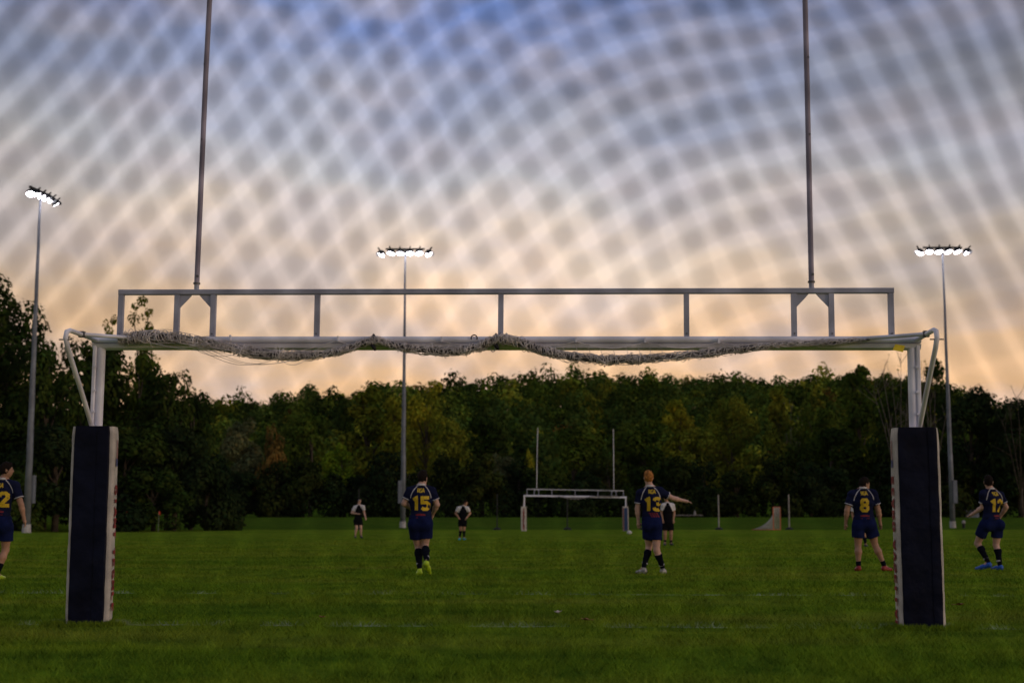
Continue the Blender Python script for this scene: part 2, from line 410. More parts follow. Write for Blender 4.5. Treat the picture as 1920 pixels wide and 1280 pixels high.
# left wood
LW = 'trees of the dark wood beside the pitch'
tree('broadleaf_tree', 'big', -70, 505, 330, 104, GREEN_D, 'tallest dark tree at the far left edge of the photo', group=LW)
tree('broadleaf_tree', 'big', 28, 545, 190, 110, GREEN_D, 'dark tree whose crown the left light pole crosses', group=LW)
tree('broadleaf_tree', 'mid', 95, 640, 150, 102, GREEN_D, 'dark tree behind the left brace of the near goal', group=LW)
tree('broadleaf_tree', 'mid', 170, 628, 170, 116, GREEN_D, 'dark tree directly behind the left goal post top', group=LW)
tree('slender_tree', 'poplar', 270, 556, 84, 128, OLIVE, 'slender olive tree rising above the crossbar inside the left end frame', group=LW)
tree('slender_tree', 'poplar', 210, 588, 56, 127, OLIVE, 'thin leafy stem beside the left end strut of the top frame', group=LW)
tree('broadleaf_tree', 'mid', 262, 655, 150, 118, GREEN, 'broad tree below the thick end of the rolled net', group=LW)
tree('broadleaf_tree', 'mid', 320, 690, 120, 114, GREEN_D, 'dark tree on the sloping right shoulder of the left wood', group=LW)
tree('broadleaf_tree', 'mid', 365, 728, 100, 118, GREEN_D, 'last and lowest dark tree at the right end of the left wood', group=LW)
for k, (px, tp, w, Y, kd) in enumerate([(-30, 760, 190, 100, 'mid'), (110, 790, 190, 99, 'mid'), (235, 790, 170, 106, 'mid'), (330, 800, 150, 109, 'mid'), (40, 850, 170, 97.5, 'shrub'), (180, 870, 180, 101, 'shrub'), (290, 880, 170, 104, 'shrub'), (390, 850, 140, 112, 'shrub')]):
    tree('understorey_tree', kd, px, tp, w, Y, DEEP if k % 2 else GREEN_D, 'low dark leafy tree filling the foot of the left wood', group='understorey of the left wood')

# trees behind the embankment
MW = 'trees behind the embankment'
T = [
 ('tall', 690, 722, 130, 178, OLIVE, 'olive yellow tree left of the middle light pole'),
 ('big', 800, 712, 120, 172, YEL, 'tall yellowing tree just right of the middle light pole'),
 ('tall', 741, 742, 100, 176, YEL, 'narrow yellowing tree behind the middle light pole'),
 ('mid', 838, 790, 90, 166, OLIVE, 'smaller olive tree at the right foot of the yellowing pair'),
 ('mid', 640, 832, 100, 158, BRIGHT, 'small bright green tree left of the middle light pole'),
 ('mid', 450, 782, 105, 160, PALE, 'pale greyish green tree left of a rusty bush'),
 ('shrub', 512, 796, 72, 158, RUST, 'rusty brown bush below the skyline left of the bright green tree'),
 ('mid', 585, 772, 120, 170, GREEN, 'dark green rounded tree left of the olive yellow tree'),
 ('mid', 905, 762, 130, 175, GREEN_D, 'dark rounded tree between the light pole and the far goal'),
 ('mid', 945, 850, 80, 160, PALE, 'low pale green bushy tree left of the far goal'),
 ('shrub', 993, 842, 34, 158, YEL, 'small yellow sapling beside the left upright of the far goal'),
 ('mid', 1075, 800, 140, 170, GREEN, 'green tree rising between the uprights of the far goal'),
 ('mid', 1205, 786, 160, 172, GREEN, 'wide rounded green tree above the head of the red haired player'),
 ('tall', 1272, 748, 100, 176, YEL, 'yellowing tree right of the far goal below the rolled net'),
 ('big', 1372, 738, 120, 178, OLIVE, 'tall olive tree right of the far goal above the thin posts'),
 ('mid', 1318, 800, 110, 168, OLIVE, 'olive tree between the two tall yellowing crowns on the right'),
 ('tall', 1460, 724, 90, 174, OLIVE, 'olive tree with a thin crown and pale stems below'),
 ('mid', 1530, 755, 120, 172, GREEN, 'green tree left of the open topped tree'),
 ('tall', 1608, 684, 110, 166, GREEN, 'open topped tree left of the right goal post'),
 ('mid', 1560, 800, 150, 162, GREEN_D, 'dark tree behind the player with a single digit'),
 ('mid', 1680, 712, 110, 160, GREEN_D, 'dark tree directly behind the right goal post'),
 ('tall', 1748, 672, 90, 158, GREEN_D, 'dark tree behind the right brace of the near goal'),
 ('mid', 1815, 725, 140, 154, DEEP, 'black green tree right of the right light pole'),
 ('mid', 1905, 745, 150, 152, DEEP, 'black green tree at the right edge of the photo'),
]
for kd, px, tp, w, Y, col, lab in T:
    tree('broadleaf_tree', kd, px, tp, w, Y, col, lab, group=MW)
rng = random.Random(8)
for k in range(26):
    px = 400 + k * 62 + rng.uniform(-18, 18); tp = rng.uniform(842, 890)
    tree('understorey_tree', 'shrub', px, tp, rng.uniform(95, 140), 155 + rng.uniform(-2, 3), rng.choice([DEEP, DEEP, GREEN_D, (.034, .050, .012), (.05, .065, .014)]), 'low leafy bush in the dark hedge row along the embankment top', 'bush', 'bushes of the hedge row along the embankment')

# one dense clipped-looking hedge right on the bank
hr = np.random.RandomState(77)
hx = np.linspace(-52, 66, 120); hc = np.stack([hx + hr.randn(120) * .4, 152.5 + hr.rand(120) * 1.6, np.zeros(120)], -1)
hc[:, 2] = ground_z(hc[:, 0], hc[:, 1]) + .9 + 1.1 * hr.rand(120)
hrad = np.stack([1.0 + .5 * hr.rand(120), .9 + .4 * hr.rand(120), 1.3 + .7 * hr.rand(120)], -1)
V, Q, c = leaf_cloud(hr, hc, hrad, 26000, .15)
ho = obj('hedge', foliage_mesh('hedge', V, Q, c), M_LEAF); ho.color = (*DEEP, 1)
tag(ho, 'long dark hedge along the top of the grass embankment', 'hedge')

# wood on the hill: one mass
hr = np.random.RandomState(21); protoH = []
for i in range(6):
    n = 6; cen = np.stack([hr.randn(n) * 1.3, hr.randn(n) * 1.3, np.array([4.0, 5.5, 6.8, 7.6, 8.6, 9.4])], -1); r_ = np.array([2.9, 3.1, 2.9, 2.4, 1.9, 1.4]) * (.85 + .3 * hr.rand(n))
    cen[:, :2] *= np.array([1.3, 1.2, 1.0, .8, .5, .2])[:, None]
    protoH.append(leaf_cloud(hr, cen, np.stack([r_, r_, r_ * .85], -1), 240, .56, .55, .36))
Vs, Cs = [], []; cnt = 0
for ring_y in np.arange(225, 436, 5.6):
    xw = ring_y * .43
    for x0 in np.arange(-xw, xw, 5.8):
        x = x0 + hr.uniform(-2.6, 2.6); y = ring_y + hr.uniform(-3, 3)
        V, Q, c = protoH[hr.randint(6)]
        a = hr.rand() * 2 * PI; s = hr.uniform(.5, .95); sz = s * hr.uniform(.85, 1.15)
        if hr.rand() < .14: sz *= 1.22; s *= .85
        P = np.empty_like(V); P[:, 0] = x + s * (V[:, 0] * math.cos(a) - V[:, 1] * math.sin(a)); P[:, 1] = y + s * (V[:, 0] * math.sin(a) + V[:, 1] * math.cos(a))
        P[:, 2] = V[:, 2] * sz + ground_z(x, y)
        k = hr.rand(); base = np.array(GREEN_D if k < .55 else GREEN if k < .86 else OLIVE if k < .965 else (.14, .085, .02))
        Vs.append(P); cc = c.copy(); cc[:, :3] *= base * hr.uniform(.6, 1.9); Cs.append(cc); cnt += 1
V = np.concatenate(Vs); col = np.concatenate(Cs)
ho = obj('hillside_forest', foliage_mesh('hillside_forest', V, np.arange(len(V)).reshape(-1, 4), col), M_LEAF); ho.color = (1, 1, 1, 1)
tag(ho, 'dark autumn forest covering the hill behind the pitch', 'forest', kind='stuff')

# bare pale-stemmed trees
def bare_tree(px, basepy, Y, top, spread, n, seed, label, leaves=60, bark=None):
    rs = np.random.RandomState(seed); p = at(px, 900, Y); gz = float(ground_z(p.x, Y))
    H = at(px, top, Y).z - gz; root = empty('bare_tree', (p.x, Y, gz))
    mb = MB(); mb.tube([(0, 0, -.2), (0, 0, H * .12), (.05, 0, H * .22)], [.16, .13, .10], 7)
    br = MB(); tips = []
    for i in range(n):
        a = (i / max(1, n - 1) - .5) * 2; ex = a * spread + rs.randn() * .3; ey = rs.randn() * spread * .4
        hh = H * (1 - .22 * abs(a) - .12 * rs.rand())
        pts = [(.05 * a, 0, H * (.12 + .08 * rs.rand())), (ex * .30, ey * .3, hh * .42), (ex * .62 + rs.randn() * .1, ey * .6, hh * .72), (ex, ey, hh)]
        br.tube(pts, [.062, .048, .032, .012], 5)
        for j in range(6):
            t = .45 + .5 * rs.rand(); q = np.array(pts[2]) * (1 - t) + np.array(pts[3]) * t if rs.rand() < .6 else np.array(pts[1]) * (1 - t) + np.array(pts[2]) * t
            e = q + np.array([rs.randn() * .6, rs.randn() * .4, .7 + rs.rand() * 1.0]) * H / 14
            br.tube([q, (q + e) / 2 + rs.randn(3) * .06, e], [.030, .022, .010], 4); tips.append(e)
    mb.build('trunk', bark or M_PALEBARK, root, True); br.build('branches', bark or M_PALEBARK, root, True)
    tips = np.array(tips); V, Q, c = leaf_cloud(rs, tips, np.full((len(tips), 3), .35), leaves, .10)
    o = obj('leaves', foliage_mesh('leaves', V, Q, c), M_LEAF, root); o.color = (*OLIVE, 1)
    tag(root, label, 'tree', 'half bare pale trees')
bare_tree(1690, 960, 150, 648, 3.1, 9, 3, 'nearly leafless pale many stemmed tree around the right goal post', 150)
bare_tree(1745, 960, 151, 690, 2.0, 6, 4, 'bare pale stemmed tree between the right post and its brace', 120)
bare_tree(1484, 960, 176, 738, 1.6, 6, 6, 'pale bare stems below the thin olive crown', 60)
bare_tree(1915, 960, 148, 716, 1.8, 5, 9, 'bare dark twigs of a tree at the right edge of the photo', 20, M_BARK)

# ------------------------------------------------------------------ light poles
M_GALV = mat('galvanised_steel', (.19, .21, .25), .6, .2, var=.15, scale=2)
M_DARK = mat('dark_metal', (.025, .028, .03), .5, .3)
m = bpy.data.materials.new('lamp_light'); m.use_nodes = True; nt = m.node_tree; nt.nodes.clear()
_o = nt.nodes.new('ShaderNodeOutputMaterial'); _e = nt.nodes.new('ShaderNodeEmission'); _e.inputs[0].default_value = (.98, .92, 1, 1); _e.inputs[1].default_value = 14; nt.links.new(_e.outputs[0], _o.inputs[0]); M_LAMP = m
def lamp(parent, pos, yaw, tilt, k_=1.0):
    """a round visored floodlight facing -Y before rotation"""
    root = empty('floodlight', pos, (tilt, 0, yaw)); root.parent = parent; root.scale = (k_, k_, k_)
    n = 18; mb = MB(); rings = []
    for j, (y, r_) in enumerate([(.36, .05), (.34, .16), (.24, .28), (.08, .36), (0, .38)]):
        rings += [(r_ * math.cos(2 * PI * i / n), y, r_ * math.sin(2 * PI * i / n)) for i in range(n)]
    mb.add(rings, [(j * n + i, (j + 1) * n + i, (j + 1) * n + (i + 1) % n, j * n + (i + 1) % n) for j in range(4) for i in range(n)] + [tuple(range(n))])
    # visor over the top half
    vis = [(.385 * math.cos(a), y, .385 * math.sin(a)) for y in (0.0, -.26) for a in np.linspace(0, PI, 10)]
    mb.add(vis, [(i, i + 1, 11 + i, 10 + i) for i in range(9)])
    mb.box(-.05, .05, .1, .2, .3, .62)
    h = mb.build('housing', M_DARK, root, True)
    mb = MB(); mb.add([(0, -.10, 0)] + [(.27 * math.cos(2 * PI * i / n), -.075, .27 * math.sin(2 * PI * i / n)) for i in range(n)] + [(.365 * math.cos(2 * PI * i / n), -.01, .365 * math.sin(2 * PI * i / n)) for i in range(n)],
           [(0, 1 + (i + 1) % n, 1 + i) for i in range(n)] + [(1 + i, 1 + (i + 1) % n, 1 + n + (i + 1) % n, 1 + n + i) for i in range(n)])
    mb.build('lens', M_LAMP, root, True)
def light_pole(px, toppy, basepy, Y, yaw, label, boxside, k_=1.0):
    top = at(px, toppy, Y); b = at(px, basepy, Y); gz = float(ground_z(top.x, Y))
    H = top.z - gz
    root = empty('light_pole', (top.x, Y, gz), (0, 0, yaw))
    mb = MB(); n = 12
    mb.tube([(0, 0, -.3), (0, 0, H * .25), (0, 0, H * .6), (0, 0, H)], [.235, .20, .135, .07], n)
    mb.build('pole', M_GALV, root, True)
    MB().tube([(0, 0, -.2), (0, 0, .55)], [.29, .27], n).build('base_sleeve', MATS.get('concrete') or mat('concrete', (.42, .41, .40), .9, var=.2), root)
    for z in (H * .40, H * .62, H * .80): MB().tube([(0, 0, z), (0, 0, z + .12)], .2 - .12 * z / H, n).build('joint_collar', M_GALV, root)
    mb = MB(); mb.box(boxside * .24 - .17, boxside * .24 + .17, -.30, .05, H * .085, H * .165); mb.build('control_cabinet', M_GALV, root)
    MB().box(-1.75 * k_, 1.75 * k_, -.06, .06, H - .12, H + .02).build('crossarm', M_DARK, root)
    for k, (x, yw, tl, dz) in enumerate([(-2.12, -1.0, .8, -.55), (-1.24, -.25, .95, -.42), (-.41, -.1, .95, -.42), (.42, .1, .95, -.42), (1.25, .3, .95, -.42), (2.12, 1.0, .8, -.5)]):
        lamp(root, (x * k_, -.25, H + dz), yw, tl, k_)
    tag(root, label, 'light pole', 'lit floodlight poles round the pitch')
light_pole(760, 466, 985, 125, 0, 'tall floodlight pole in the middle behind the running player', -1)
light_pole(1767, 463, 987, 125, 0, 'tall floodlight pole rising beside the right end of the near goal', 1)
light_pole(76, 358, 984, 92, R(79), 'floodlight pole against the dark wood with its lamps seen from the end', 1, .78)

# ------------------------------------------------------------------ goals
M_WHITE = mat('white_aluminium', (.76, .76, .84), .42, .0, var=.10, scale=3, bump=.06, bscale=25, spec=.5)
M_GREY = mat('grey_painted_steel', (.36, .375, .46), .5, .0, var=.15, scale=4, bump=.08, bscale=30)
M_UPR = mat('upright_paint', (.28, .25, .32), .5, .0, var=.2, scale=3, bump=.08, bscale=30)
M_BOLT = mat('bolt_steel', (.12, .12, .12), .5, .6)
M_YELLOW = mat('yellow_sticker', (.80, .62, .03), .6)
def goal(loc, rz, tilt, label, group, detail=True):
    root = empty('combination_goal', loc, (0, tilt, rz))
    ZT, ZB = 2.674, 2.555
    mb = MB(); mb.tube([(-3.895, -.035, ZT - .03), (3.895, -.035, ZT - .03)], .032, 14); pf = [(-.056, ZT - .070), (.055, ZT - .070), (.055, ZB), (-.004, ZB), (-.038, ZB + .014)]
    mb.add([(x, y, z) for x in (-3.895, 3.895) for y, z in pf], [(0, 1, 2, 3, 4), (9, 8, 7, 6, 5)] + [(i, i + 5, (i + 1) % 5 + 5, (i + 1) % 5) for i in range(5)]); mb.box(-3.89, 3.89, -.02, .045, ZT - .07, ZT - .02)
    sm_auto(mb.build('crossbar', M_WHITE, root))
    for s in (-1, 1):
        mb = MB(); mb.tube([(s * 3.815, 0, -.1), (s * 3.815, 0, ZB + .03)], .040, 14); mb.box(s * 3.865 - .018, s * 3.865 + .018, -.05, .05, 0, ZB + .05, .008) if s > 0 else mb.box(-3.865 - .018, -3.865 + .018, -.05, .05, 0, ZB + .05, .008)
        p = sm_auto(mb.build('post', M_WHITE, root))
        for z in (1.95, 2.15, 2.38): MB().box(s * 3.852 - .016, s * 3.852 + .016, -.062, -.04, z, z + .018).build('net_clip', M_WHITE, p)
        # net stay: from the post up to a bend behind the goal and back to the crossbar
        u = s * 3.855; v = -.80
        bend = []
        for k in range(7):
            a = k / 6; bend.append((u, v + .10 * (1 - math.sin(PI * a * .5)) * 0 - .045 * math.sin(PI * a), 2.50 + .13 * a if a < .5 else 2.565 + .075 * math.sin(PI * (a - .5))))
        pts = [(s * 3.85, -.05, 1.80), (s * 3.852, -.40, 2.14), (u, -.76, 2.48), (u, -.825, 2.565), (u, -.80, 2.625), (u, -.72, 2.645), (u, -.40, 2.645), (s * 3.84, -.03, 2.635)]
        st = MB().tube(pts, .022, 10); o = sm_auto(st.build('net_stay', M_WHITE, root), 60)
        sm_auto(MB().tube([(u, -.42, 2.648), (s * 3.60, -.18, 2.655), (s * 3.40, -.065, 2.655)], .018, 8).build('stay_brace', M_WHITE, o), 60)
        MB().box(u - .026, u + .026, -.45, -.40, 2.62, 2.675).build('clamp', M_BOLT, o)
        MB().tube([(u - .06, -.82, 2.55), (u + .06, -.82, 2.55)], .006, 6).build('eye_bolt', M_BOLT, o)
        MB().box(s * 3.62, s * 3.70, -.045, .05, ZB - .001, ZB + .0, 0) if False else None
    mb = MB(); mb.box(-3.665, 3.665, -.03, .03, 3.082, 3.132, .006); sm_auto(mb.build('top_rail', M_GREY if detail else M_WHITE, root), 30)
    for u in (-3.64, -3.094, -2.742, -1.74, .009, 1.75, 2.745, 3.09, 3.637):
        s_ = MB().box(u - .0245, u + .0245, -.0245, .0245, ZT - .014, 3.081).build('strut', M_GREY, root)
        MB().tube([(u, -.032, ZT + .03), (u, -.024, ZT + .03)], .008, 6).build('bolt', M_BOLT, s_)
    for u, s in ((-3.094, 1), (-2.742, -1), (2.745, 1), (3.09, -1)):
        a = u + s * .0255
        g = [(a, 3.0805), (a + s * .115, 3.0805), (a + s * .085, 3.045), (a + s * .028, 2.985), (a, 2.955)]
        v = [(x, y, z) for y in (-.008, .008) for x, z in g]; n = 5
        MB().add(v, [tuple(range(n)), tuple(range(2 * n - 1, n - 1, -1))] + [(i, i + n, (i + 1) % n + n, (i + 1) % n) for i in range(n)]).build('gusset', M_GREY, root)
    for s, ux in ((-1, .034), (1, -.012)):
        x = s * 2.912; o = sm_auto(MB().tube([(x, 0, 3.18), (x + ux * .5, 0, 5.2), (x + ux * 1.7, 0, 7.75)], .0255, 14).build('upright', M_UPR if detail else M_WHITE, root), 60)
        sm_auto(MB().tube([(x, 0, 3.1325), (x, 0, 3.19)], .024, 12).build('sleeve', M_GREY, o), 60)
        MB().tube([(x, 0, 3.185), (x, 0, 3.20)], .034, 12).build('collar', M_BOLT, o)
        MB().tube([(x + .01, -.032, 3.26), (x + .01, -.02, 3.26)], .013, 8).build('bolt', M_BOLT, o)
        for z in (4.6, 5.35): MB().tube([(x + .008, -.034, z), (x + .008, -.02, z)], .008, 6).build('bolt', M_BOLT, o)
    if detail:
        st = MB().add([(3.655, -.069, 2.60), (3.742, -.069, 2.585), (3.722, -.070, 2.525), (3.630, -.070, 2.545)], [(0, 3, 2, 1)]).build('warning_sticker', M_YELLOW, root)
    tag(root, label, 'goal', group)
    return root
G1 = goal((GX, GY, 0), -GOAL_A, R(.41), 'large near goal with a rolled net and white ladder frame topped by two uprights', 'goals at the pitch ends')

# padding on posts
M_NAVY = mat('navy_vinyl', (.004, .006, .018), .42, 0, var=.3, scale=5, bump=1.0, bscale=6, spec=.10)
M_VINYL = mat('white_vinyl', (.52, .48, .43), .6, 0, var=.18, scale=6, bump=.3, bscale=14)
M_RED = mat('red_print', (.24, .022, .022), .6, var=.2, scale=20)
M_BLUEP = mat('blue_print', (.06, .07, .18), .6)
def wavy_slab(x0, x1, y0, y1, z0, z1, nx_, nz, seed, amp, faces=(True, True), bow=0.0, rc=.03):
    """upright padded block: rounded-rectangle section lofted upward, edges wandering a little"""
    rs = np.random.RandomState(seed); prof = []
    def arc(cx, cy, a0):
        for k in range(4):
            a = a0 + k / 3 * PI / 2; prof.append((cx + rc * math.cos(a), cy + rc * math.sin(a)))
    arc(x1 - rc, y1 - rc, 0); arc(x0 + rc, y1 - rc, PI / 2); arc(x0 + rc, y0 + rc, PI); arc(x1 - rc, y0 + rc, 1.5 * PI)
    # subdivide the long sides
    full = []
    for i in range(len(prof)):
        a, b = prof[i], prof[(i + 1) % len(prof)]; d = math.hypot(b[0] - a[0], b[1] - a[1]); k = max(1, int(d / .05))
        full += [(a[0] + (b[0] - a[0]) * t / k, a[1] + (b[1] - a[1]) * t / k) for t in range(k)]
    n = len(full); v = []; cx, cy = (x0 + x1) / 2, (y0 + y1) / 2
    for j in range(nz + 1):
        z = z0 + (z1 - z0) * j / nz; e = min(j, nz - j); sh = 1 - (.05 if e == 0 else .012 if e == 1 else 0)
        for i, (x, y) in enumerate(full):
            w = amp * (math.sin(z * 9 + seed) * .5 + math.sin(z * 23 + i * .8 + seed * 2) * .5 + (rs.rand() - .5) * .8)
            dx, dy = x - cx, y - cy; L_ = math.hypot(dx, dy)
            v.append((cx + dx * sh + dx / L_ * w + bow * math.sin(PI * j / nz), cy + dy * sh + dy / L_ * w, z))
    f = [(j * n + i, j * n + (i + 1) % n, (j + 1) * n + (i + 1) % n, (j + 1) * n + i) for j in range(nz) for i in range(n)]
    f += [tuple(range(n - 1, -1, -1)), tuple(nz * n + i for i in range(n))]
    return MB().add(v, f)
GLY = {  # strokes in a 0..0.6 x 0..1 cell
 'A': [[(0, 0), (.27, 1), (.33, 1), (.6, 0)], [(.12, .32), (.48, .32)]], 'B': [[(.08, 0), (.08, 1), (.45, .98), (.5, .6), (.1, .52)], [(.12, .5), (.5, .45), (.54, .08), (.1, .02)]], 'D': [[(.08, 0), (.08, .97), (.4, .92), (.54, .7), (.54, .3), (.4, .06), (.1, .02)]],
 'E': [[(.55, .94), (.1, .94), (.1, .06), (.55, .06)], [(.12, .5), (.48, .5)]], 'G': [[(.54, .85), (.4, .95), (.18, .95), (.06, .75), (.06, .25), (.18, .05), (.42, .05), (.54, .2), (.54, .45), (.32, .45)]],
 'H': [[(.08, 0), (.08, 1)], [(.52, 0), (.52, 1)], [(.12, .5), (.48, .5)]], 'I': [[(.3, 0), (.3, 1)]], 'L': [[(.1, 1), (.1, .06), (.55, .06)]], 'M': [[(.04, 0), (.08, 1), (.3, .4), (.52, 1), (.56, 0)]], 'N': [[(.06, 0), (.06, 1), (.54, 0), (.54, 1)]], 'P': [[(.08, 0), (.08, .95), (.45, .93), (.54, .75), (.45, .5), (.12, .48)]],
 'R': [[(.08, 0), (.08, .95), (.45, .93), (.54, .75), (.45, .53), (.14, .5)], [(.25, .46), (.55, 0)]], 'S': [[(.54, .82), (.42, .95), (.16, .95), (.06, .78), (.1, .6), (.5, .42), (.54, .2), (.42, .05), (.16, .05), (.05, .18)]], 'T': [[(0, .94), (.6, .94)], [(.3, .88), (.3, 0)]], 'V': [[(.02, 1), (.3, 0), (.58, 1)]],
 '1': [[(.10, .76), (.34, .93), (.34, 0)]], '2': [[(.04, .70), (.08, .86), (.2, .93), (.42, .93), (.54, .82), (.54, .62), (.08, .09), (.6, .09)]],
 '3': [[(.04, .76), (.10, .88), (.22, .93), (.42, .93), (.54, .82), (.54, .64), (.44, .53), (.22, .51)], [(.44, .50), (.54, .38), (.54, .20), (.42, .08), (.20, .08), (.08, .14), (.04, .26)]],
 '5': [[(.58, .92), (.08, .92), (.08, .56), (.38, .58), (.53, .46), (.53, .22), (.40, .08), (.18, .08), (.04, .18)]],
 '8': [[(.30, .93), (.16, .93), (.07, .82), (.07, .65), (.16, .53), (.44, .53), (.53, .65), (.53, .82), (.44, .93), (.29, .93)], [(.30, .50), (.14, .48), (.05, .36), (.05, .20), (.15, .08), (.45, .08), (.55, .20), (.55, .36), (.46, .48), (.29, .50)]],
}
def stroke_strip(pts, w, step=.04):
    """one mitred ribbon in 2D: list of left/right pairs"""
    P = [np.array(p, float) for p in pts]; Q = [P[0]]
    for a, b in zip(P[:-1], P[1:]):
        k = max(1, int(np.linalg.norm(b - a) / step)); Q += [a + (b - a) * t / k for t in range(1, k + 1)]
    out = []
    for i, p in enumerate(Q):
        d0 = Q[i] - Q[i - 1] if i else Q[1] - Q[0]; d1 = Q[i + 1] - Q[i] if i < len(Q) - 1 else d0
        d0 = d0 / np.linalg.norm(d0); d1 = d1 / np.linalg.norm(d1); n0 = np.array([-d0[1], d0[0]]); n1 = np.array([-d1[1], d1[0]])
        nn = n0 + n1; nn = nn / max(np.linalg.norm(nn), .3); k = min(1.5, 1 / max(.55, float(nn @ n0)))
        out.append((p + nn * w / 2 * k, p - nn * w / 2 * k))
    return out
def text2d(s, h, w, gap=.22, wid=.6):
    """ribbons for a line of text, height h, stroke w (fraction of h); centred"""
    strips = []; x = 0
    for ch in s:
        if ch == ' ': x += .5; continue
        for st in GLY[ch]:
            strips.append([((a[0] + x, a[1]), (b[0] + x, b[1])) for a, b in stroke_strip(st, w)])
        x += wid + gap
    tot = x - gap
    return [[((a[0] - tot / 2) * h, (a[1] - .5) * h, (b[0] - tot / 2) * h, (b[1] - .5) * h) for a, b in st] for st in strips]
def pad(parentless_loc, rz, x0, x1, z1, seed, inner, label, text, group):
    root = empty('post_pad', parentless_loc, (0, 0, rz))
    off = (x0 + x1) / 2; x0 -= off; x1 -= off
    root.location = (parentless_loc[0] + off * math.cos(rz), parentless_loc[1] + off * math.sin(rz), 0 if inner > 0 else -.03); root.rotation_euler = (0, 0, .06 if inner > 0 else -.03)
    body = wavy_slab(x0, x1, -.14, .045, .01, z1, 8, 30, seed, .0028, rc=.028)
    sm_auto(body.build('foam_body', M_VINYL, root), 50)
    pn = wavy_slab(x0 + .030, x1 - .028 if inner < 0 else x1 - .045, -.156, -.130, .02, z1 + .004, 8, 30, seed + 5, .0022, rc=.010)
    o = sm_auto(pn.build('navy_cover', M_NAVY, root), 50)
    xs_ = x0 + (x1 - x0) * (.72 if inner < 0 else .60)
    fl = wavy_slab(xs_, (x1 - .030) if inner < 0 else x1 - .05, -.164, -.146, .025, z1 - .003, 4, 40, seed + 9, .0030, rc=.007)
    sm_auto(fl.build('closing_flap', M_NAVY, o), 50)
    # lettering up the inner side
    xf = x0 if inner < 0 else x1
    def put(strips, zc, name, m, parent):
        mb = MB()
        for si, st in enumerate(strips):
            b = len(mb.v)
            for (ax, ay, cx_, cy_) in st:
                for (tx, ty) in ((ax, ay), (cx_, cy_)):
                    # text runs downward along z, its top towards the field
                    mb.v.append((xf + (-.0065 - .0002 * si if inner < 0 else .0065 + .0002 * si), -.045 + ty * .72, zc - tx))
            n = len(st)
            mb.f += [(b + 2 * i, b + 2 * i + 1, b + 2 * i + 3, b + 2 * i + 2) for i in range(n - 1)]
        return mb.build(name, m, parent)
    put(text2d(text, .125, .27, .16, .66), .70, 'red_lettering', M_RED, root)
    for k in range(3): put([[(-.10, .03 - .03 * k, -.10, .018 - .03 * k), (.02, .04 - .03 * k, .02, .026 - .03 * k), (.08, .03 - .03 * k, .08, .016 - .03 * k)]], 1.62, 'flag_stripe', M_RED, root)
    put([[(.08, .04, .08, -.05), (.15, .04, .15, -.05)]], 1.62, 'flag_canton', M_BLUEP, root)
    tag(root, label, 'post pad', group)
    return root
pad((GX, GY, 0), -GOAL_A, -4.015, -3.612, 1.84, 3, 1, 'tall navy pad leaning round the left post of the near goal', 'GIANT TESMLE', 'pads on goal posts')
pad((GX, GY, 0), -GOAL_A, 3.615, 4.025, 1.83, 8, -1, 'tall navy pad with red letters round the right post of the near goal', 'EEARD AVSELLAN', 'pads on goal posts')

# ------------------------------------------------------------------ rolled net on the near goal
M_CORD = mat('grey_net_cord', (.66, .61, .59), .85, var=.25, scale=30)
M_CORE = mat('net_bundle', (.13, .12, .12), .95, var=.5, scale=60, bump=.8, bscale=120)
M_BLACKT = mat('black_tie', (.012, .012, .014), .6)
def rolled_net(loc, rz, tilt, path, label, strands=900, bulky=True):
    root = empty('rolled_goal_net', loc, (0, tilt, rz))
    P = np.array([(u, v, z) for u, v, z, r_ in path], float); Rr = np.array([r_ for *_, r_ in path], float)
    # smooth resample
    s = np.linspace(0, 1, len(P)); t = np.linspace(0, 1, 181)
    def cr(y):
        y = np.asarray(y); out = np.empty(len(t)); yp = np.concatenate([[2 * y[0] - y[1]], y, [2 * y[-1] - y[-2]]])
        x = t * (len(y) - 1); i = np.minimum(x.astype(int), len(y) - 2); f = x - i
        a, b, c_, d = yp[i], yp[i + 1], yp[i + 2], yp[i + 3]
        return .5 * (2 * b + (c_ - a) * f + (2 * a - 5 * b + 4 * c_ - d) * f ** 2 + (3 * b - a - 3 * c_ + d) * f ** 3)
    S = np.stack([cr(P[:, k]) for k in range(3)], -1); SR = cr(Rr) * 1.12
    rs = np.random.RandomState(4)
    jit = np.convolve(rs.randn(181), np.ones(5) / 5, 'same')
    V, Q = np_tubes([S], [SR * (.62 + .12 * jit)], 10)
    obj('net_core', mesh('net_core', V, Q, True), M_CORE, root)
    lines, rads = [], []
    for k in range(strands):
        n = 14; c0 = rs.rand() * .985; loop = rs.rand() < .45; L_ = (.004 + .010 * rs.rand()) if loop else (.012 + .022 * rs.rand())
        tt = np.clip(c0 + L_ * (np.linspace(-.5, .5, n)) , 0, 1)
        base = np.stack([np.interp(tt, t, S[:, k2]) for k2 in range(3)], -1); rr = np.interp(tt, t, SR)
        a0 = rs.rand() * 2 * PI; turns = rs.randn() * (1.8 if loop else .9); aa = a0 + turns * PI * np.linspace(-.5, .5, n)
        bulge = rr * (.62 + .32 * rs.rand() + (.50 if loop else .25) * (rs.rand() ** 3) * np.sin(np.linspace(0, PI, n)))
        off = np.stack([np.zeros(n), np.cos(aa) * bulge, np.sin(aa) * bulge], -1)
        lines.append(base + off + np.cumsum(rs.randn(n, 3) * .0016, 0)); rads.append(.0030)
    V, Q = np_tubes(lines, rads, 4)
    o = obj('net_cords', mesh('net_cords', V, Q, True), M_CORD, root); o['kind'] = 'stuff'
    return root, S, SR, t
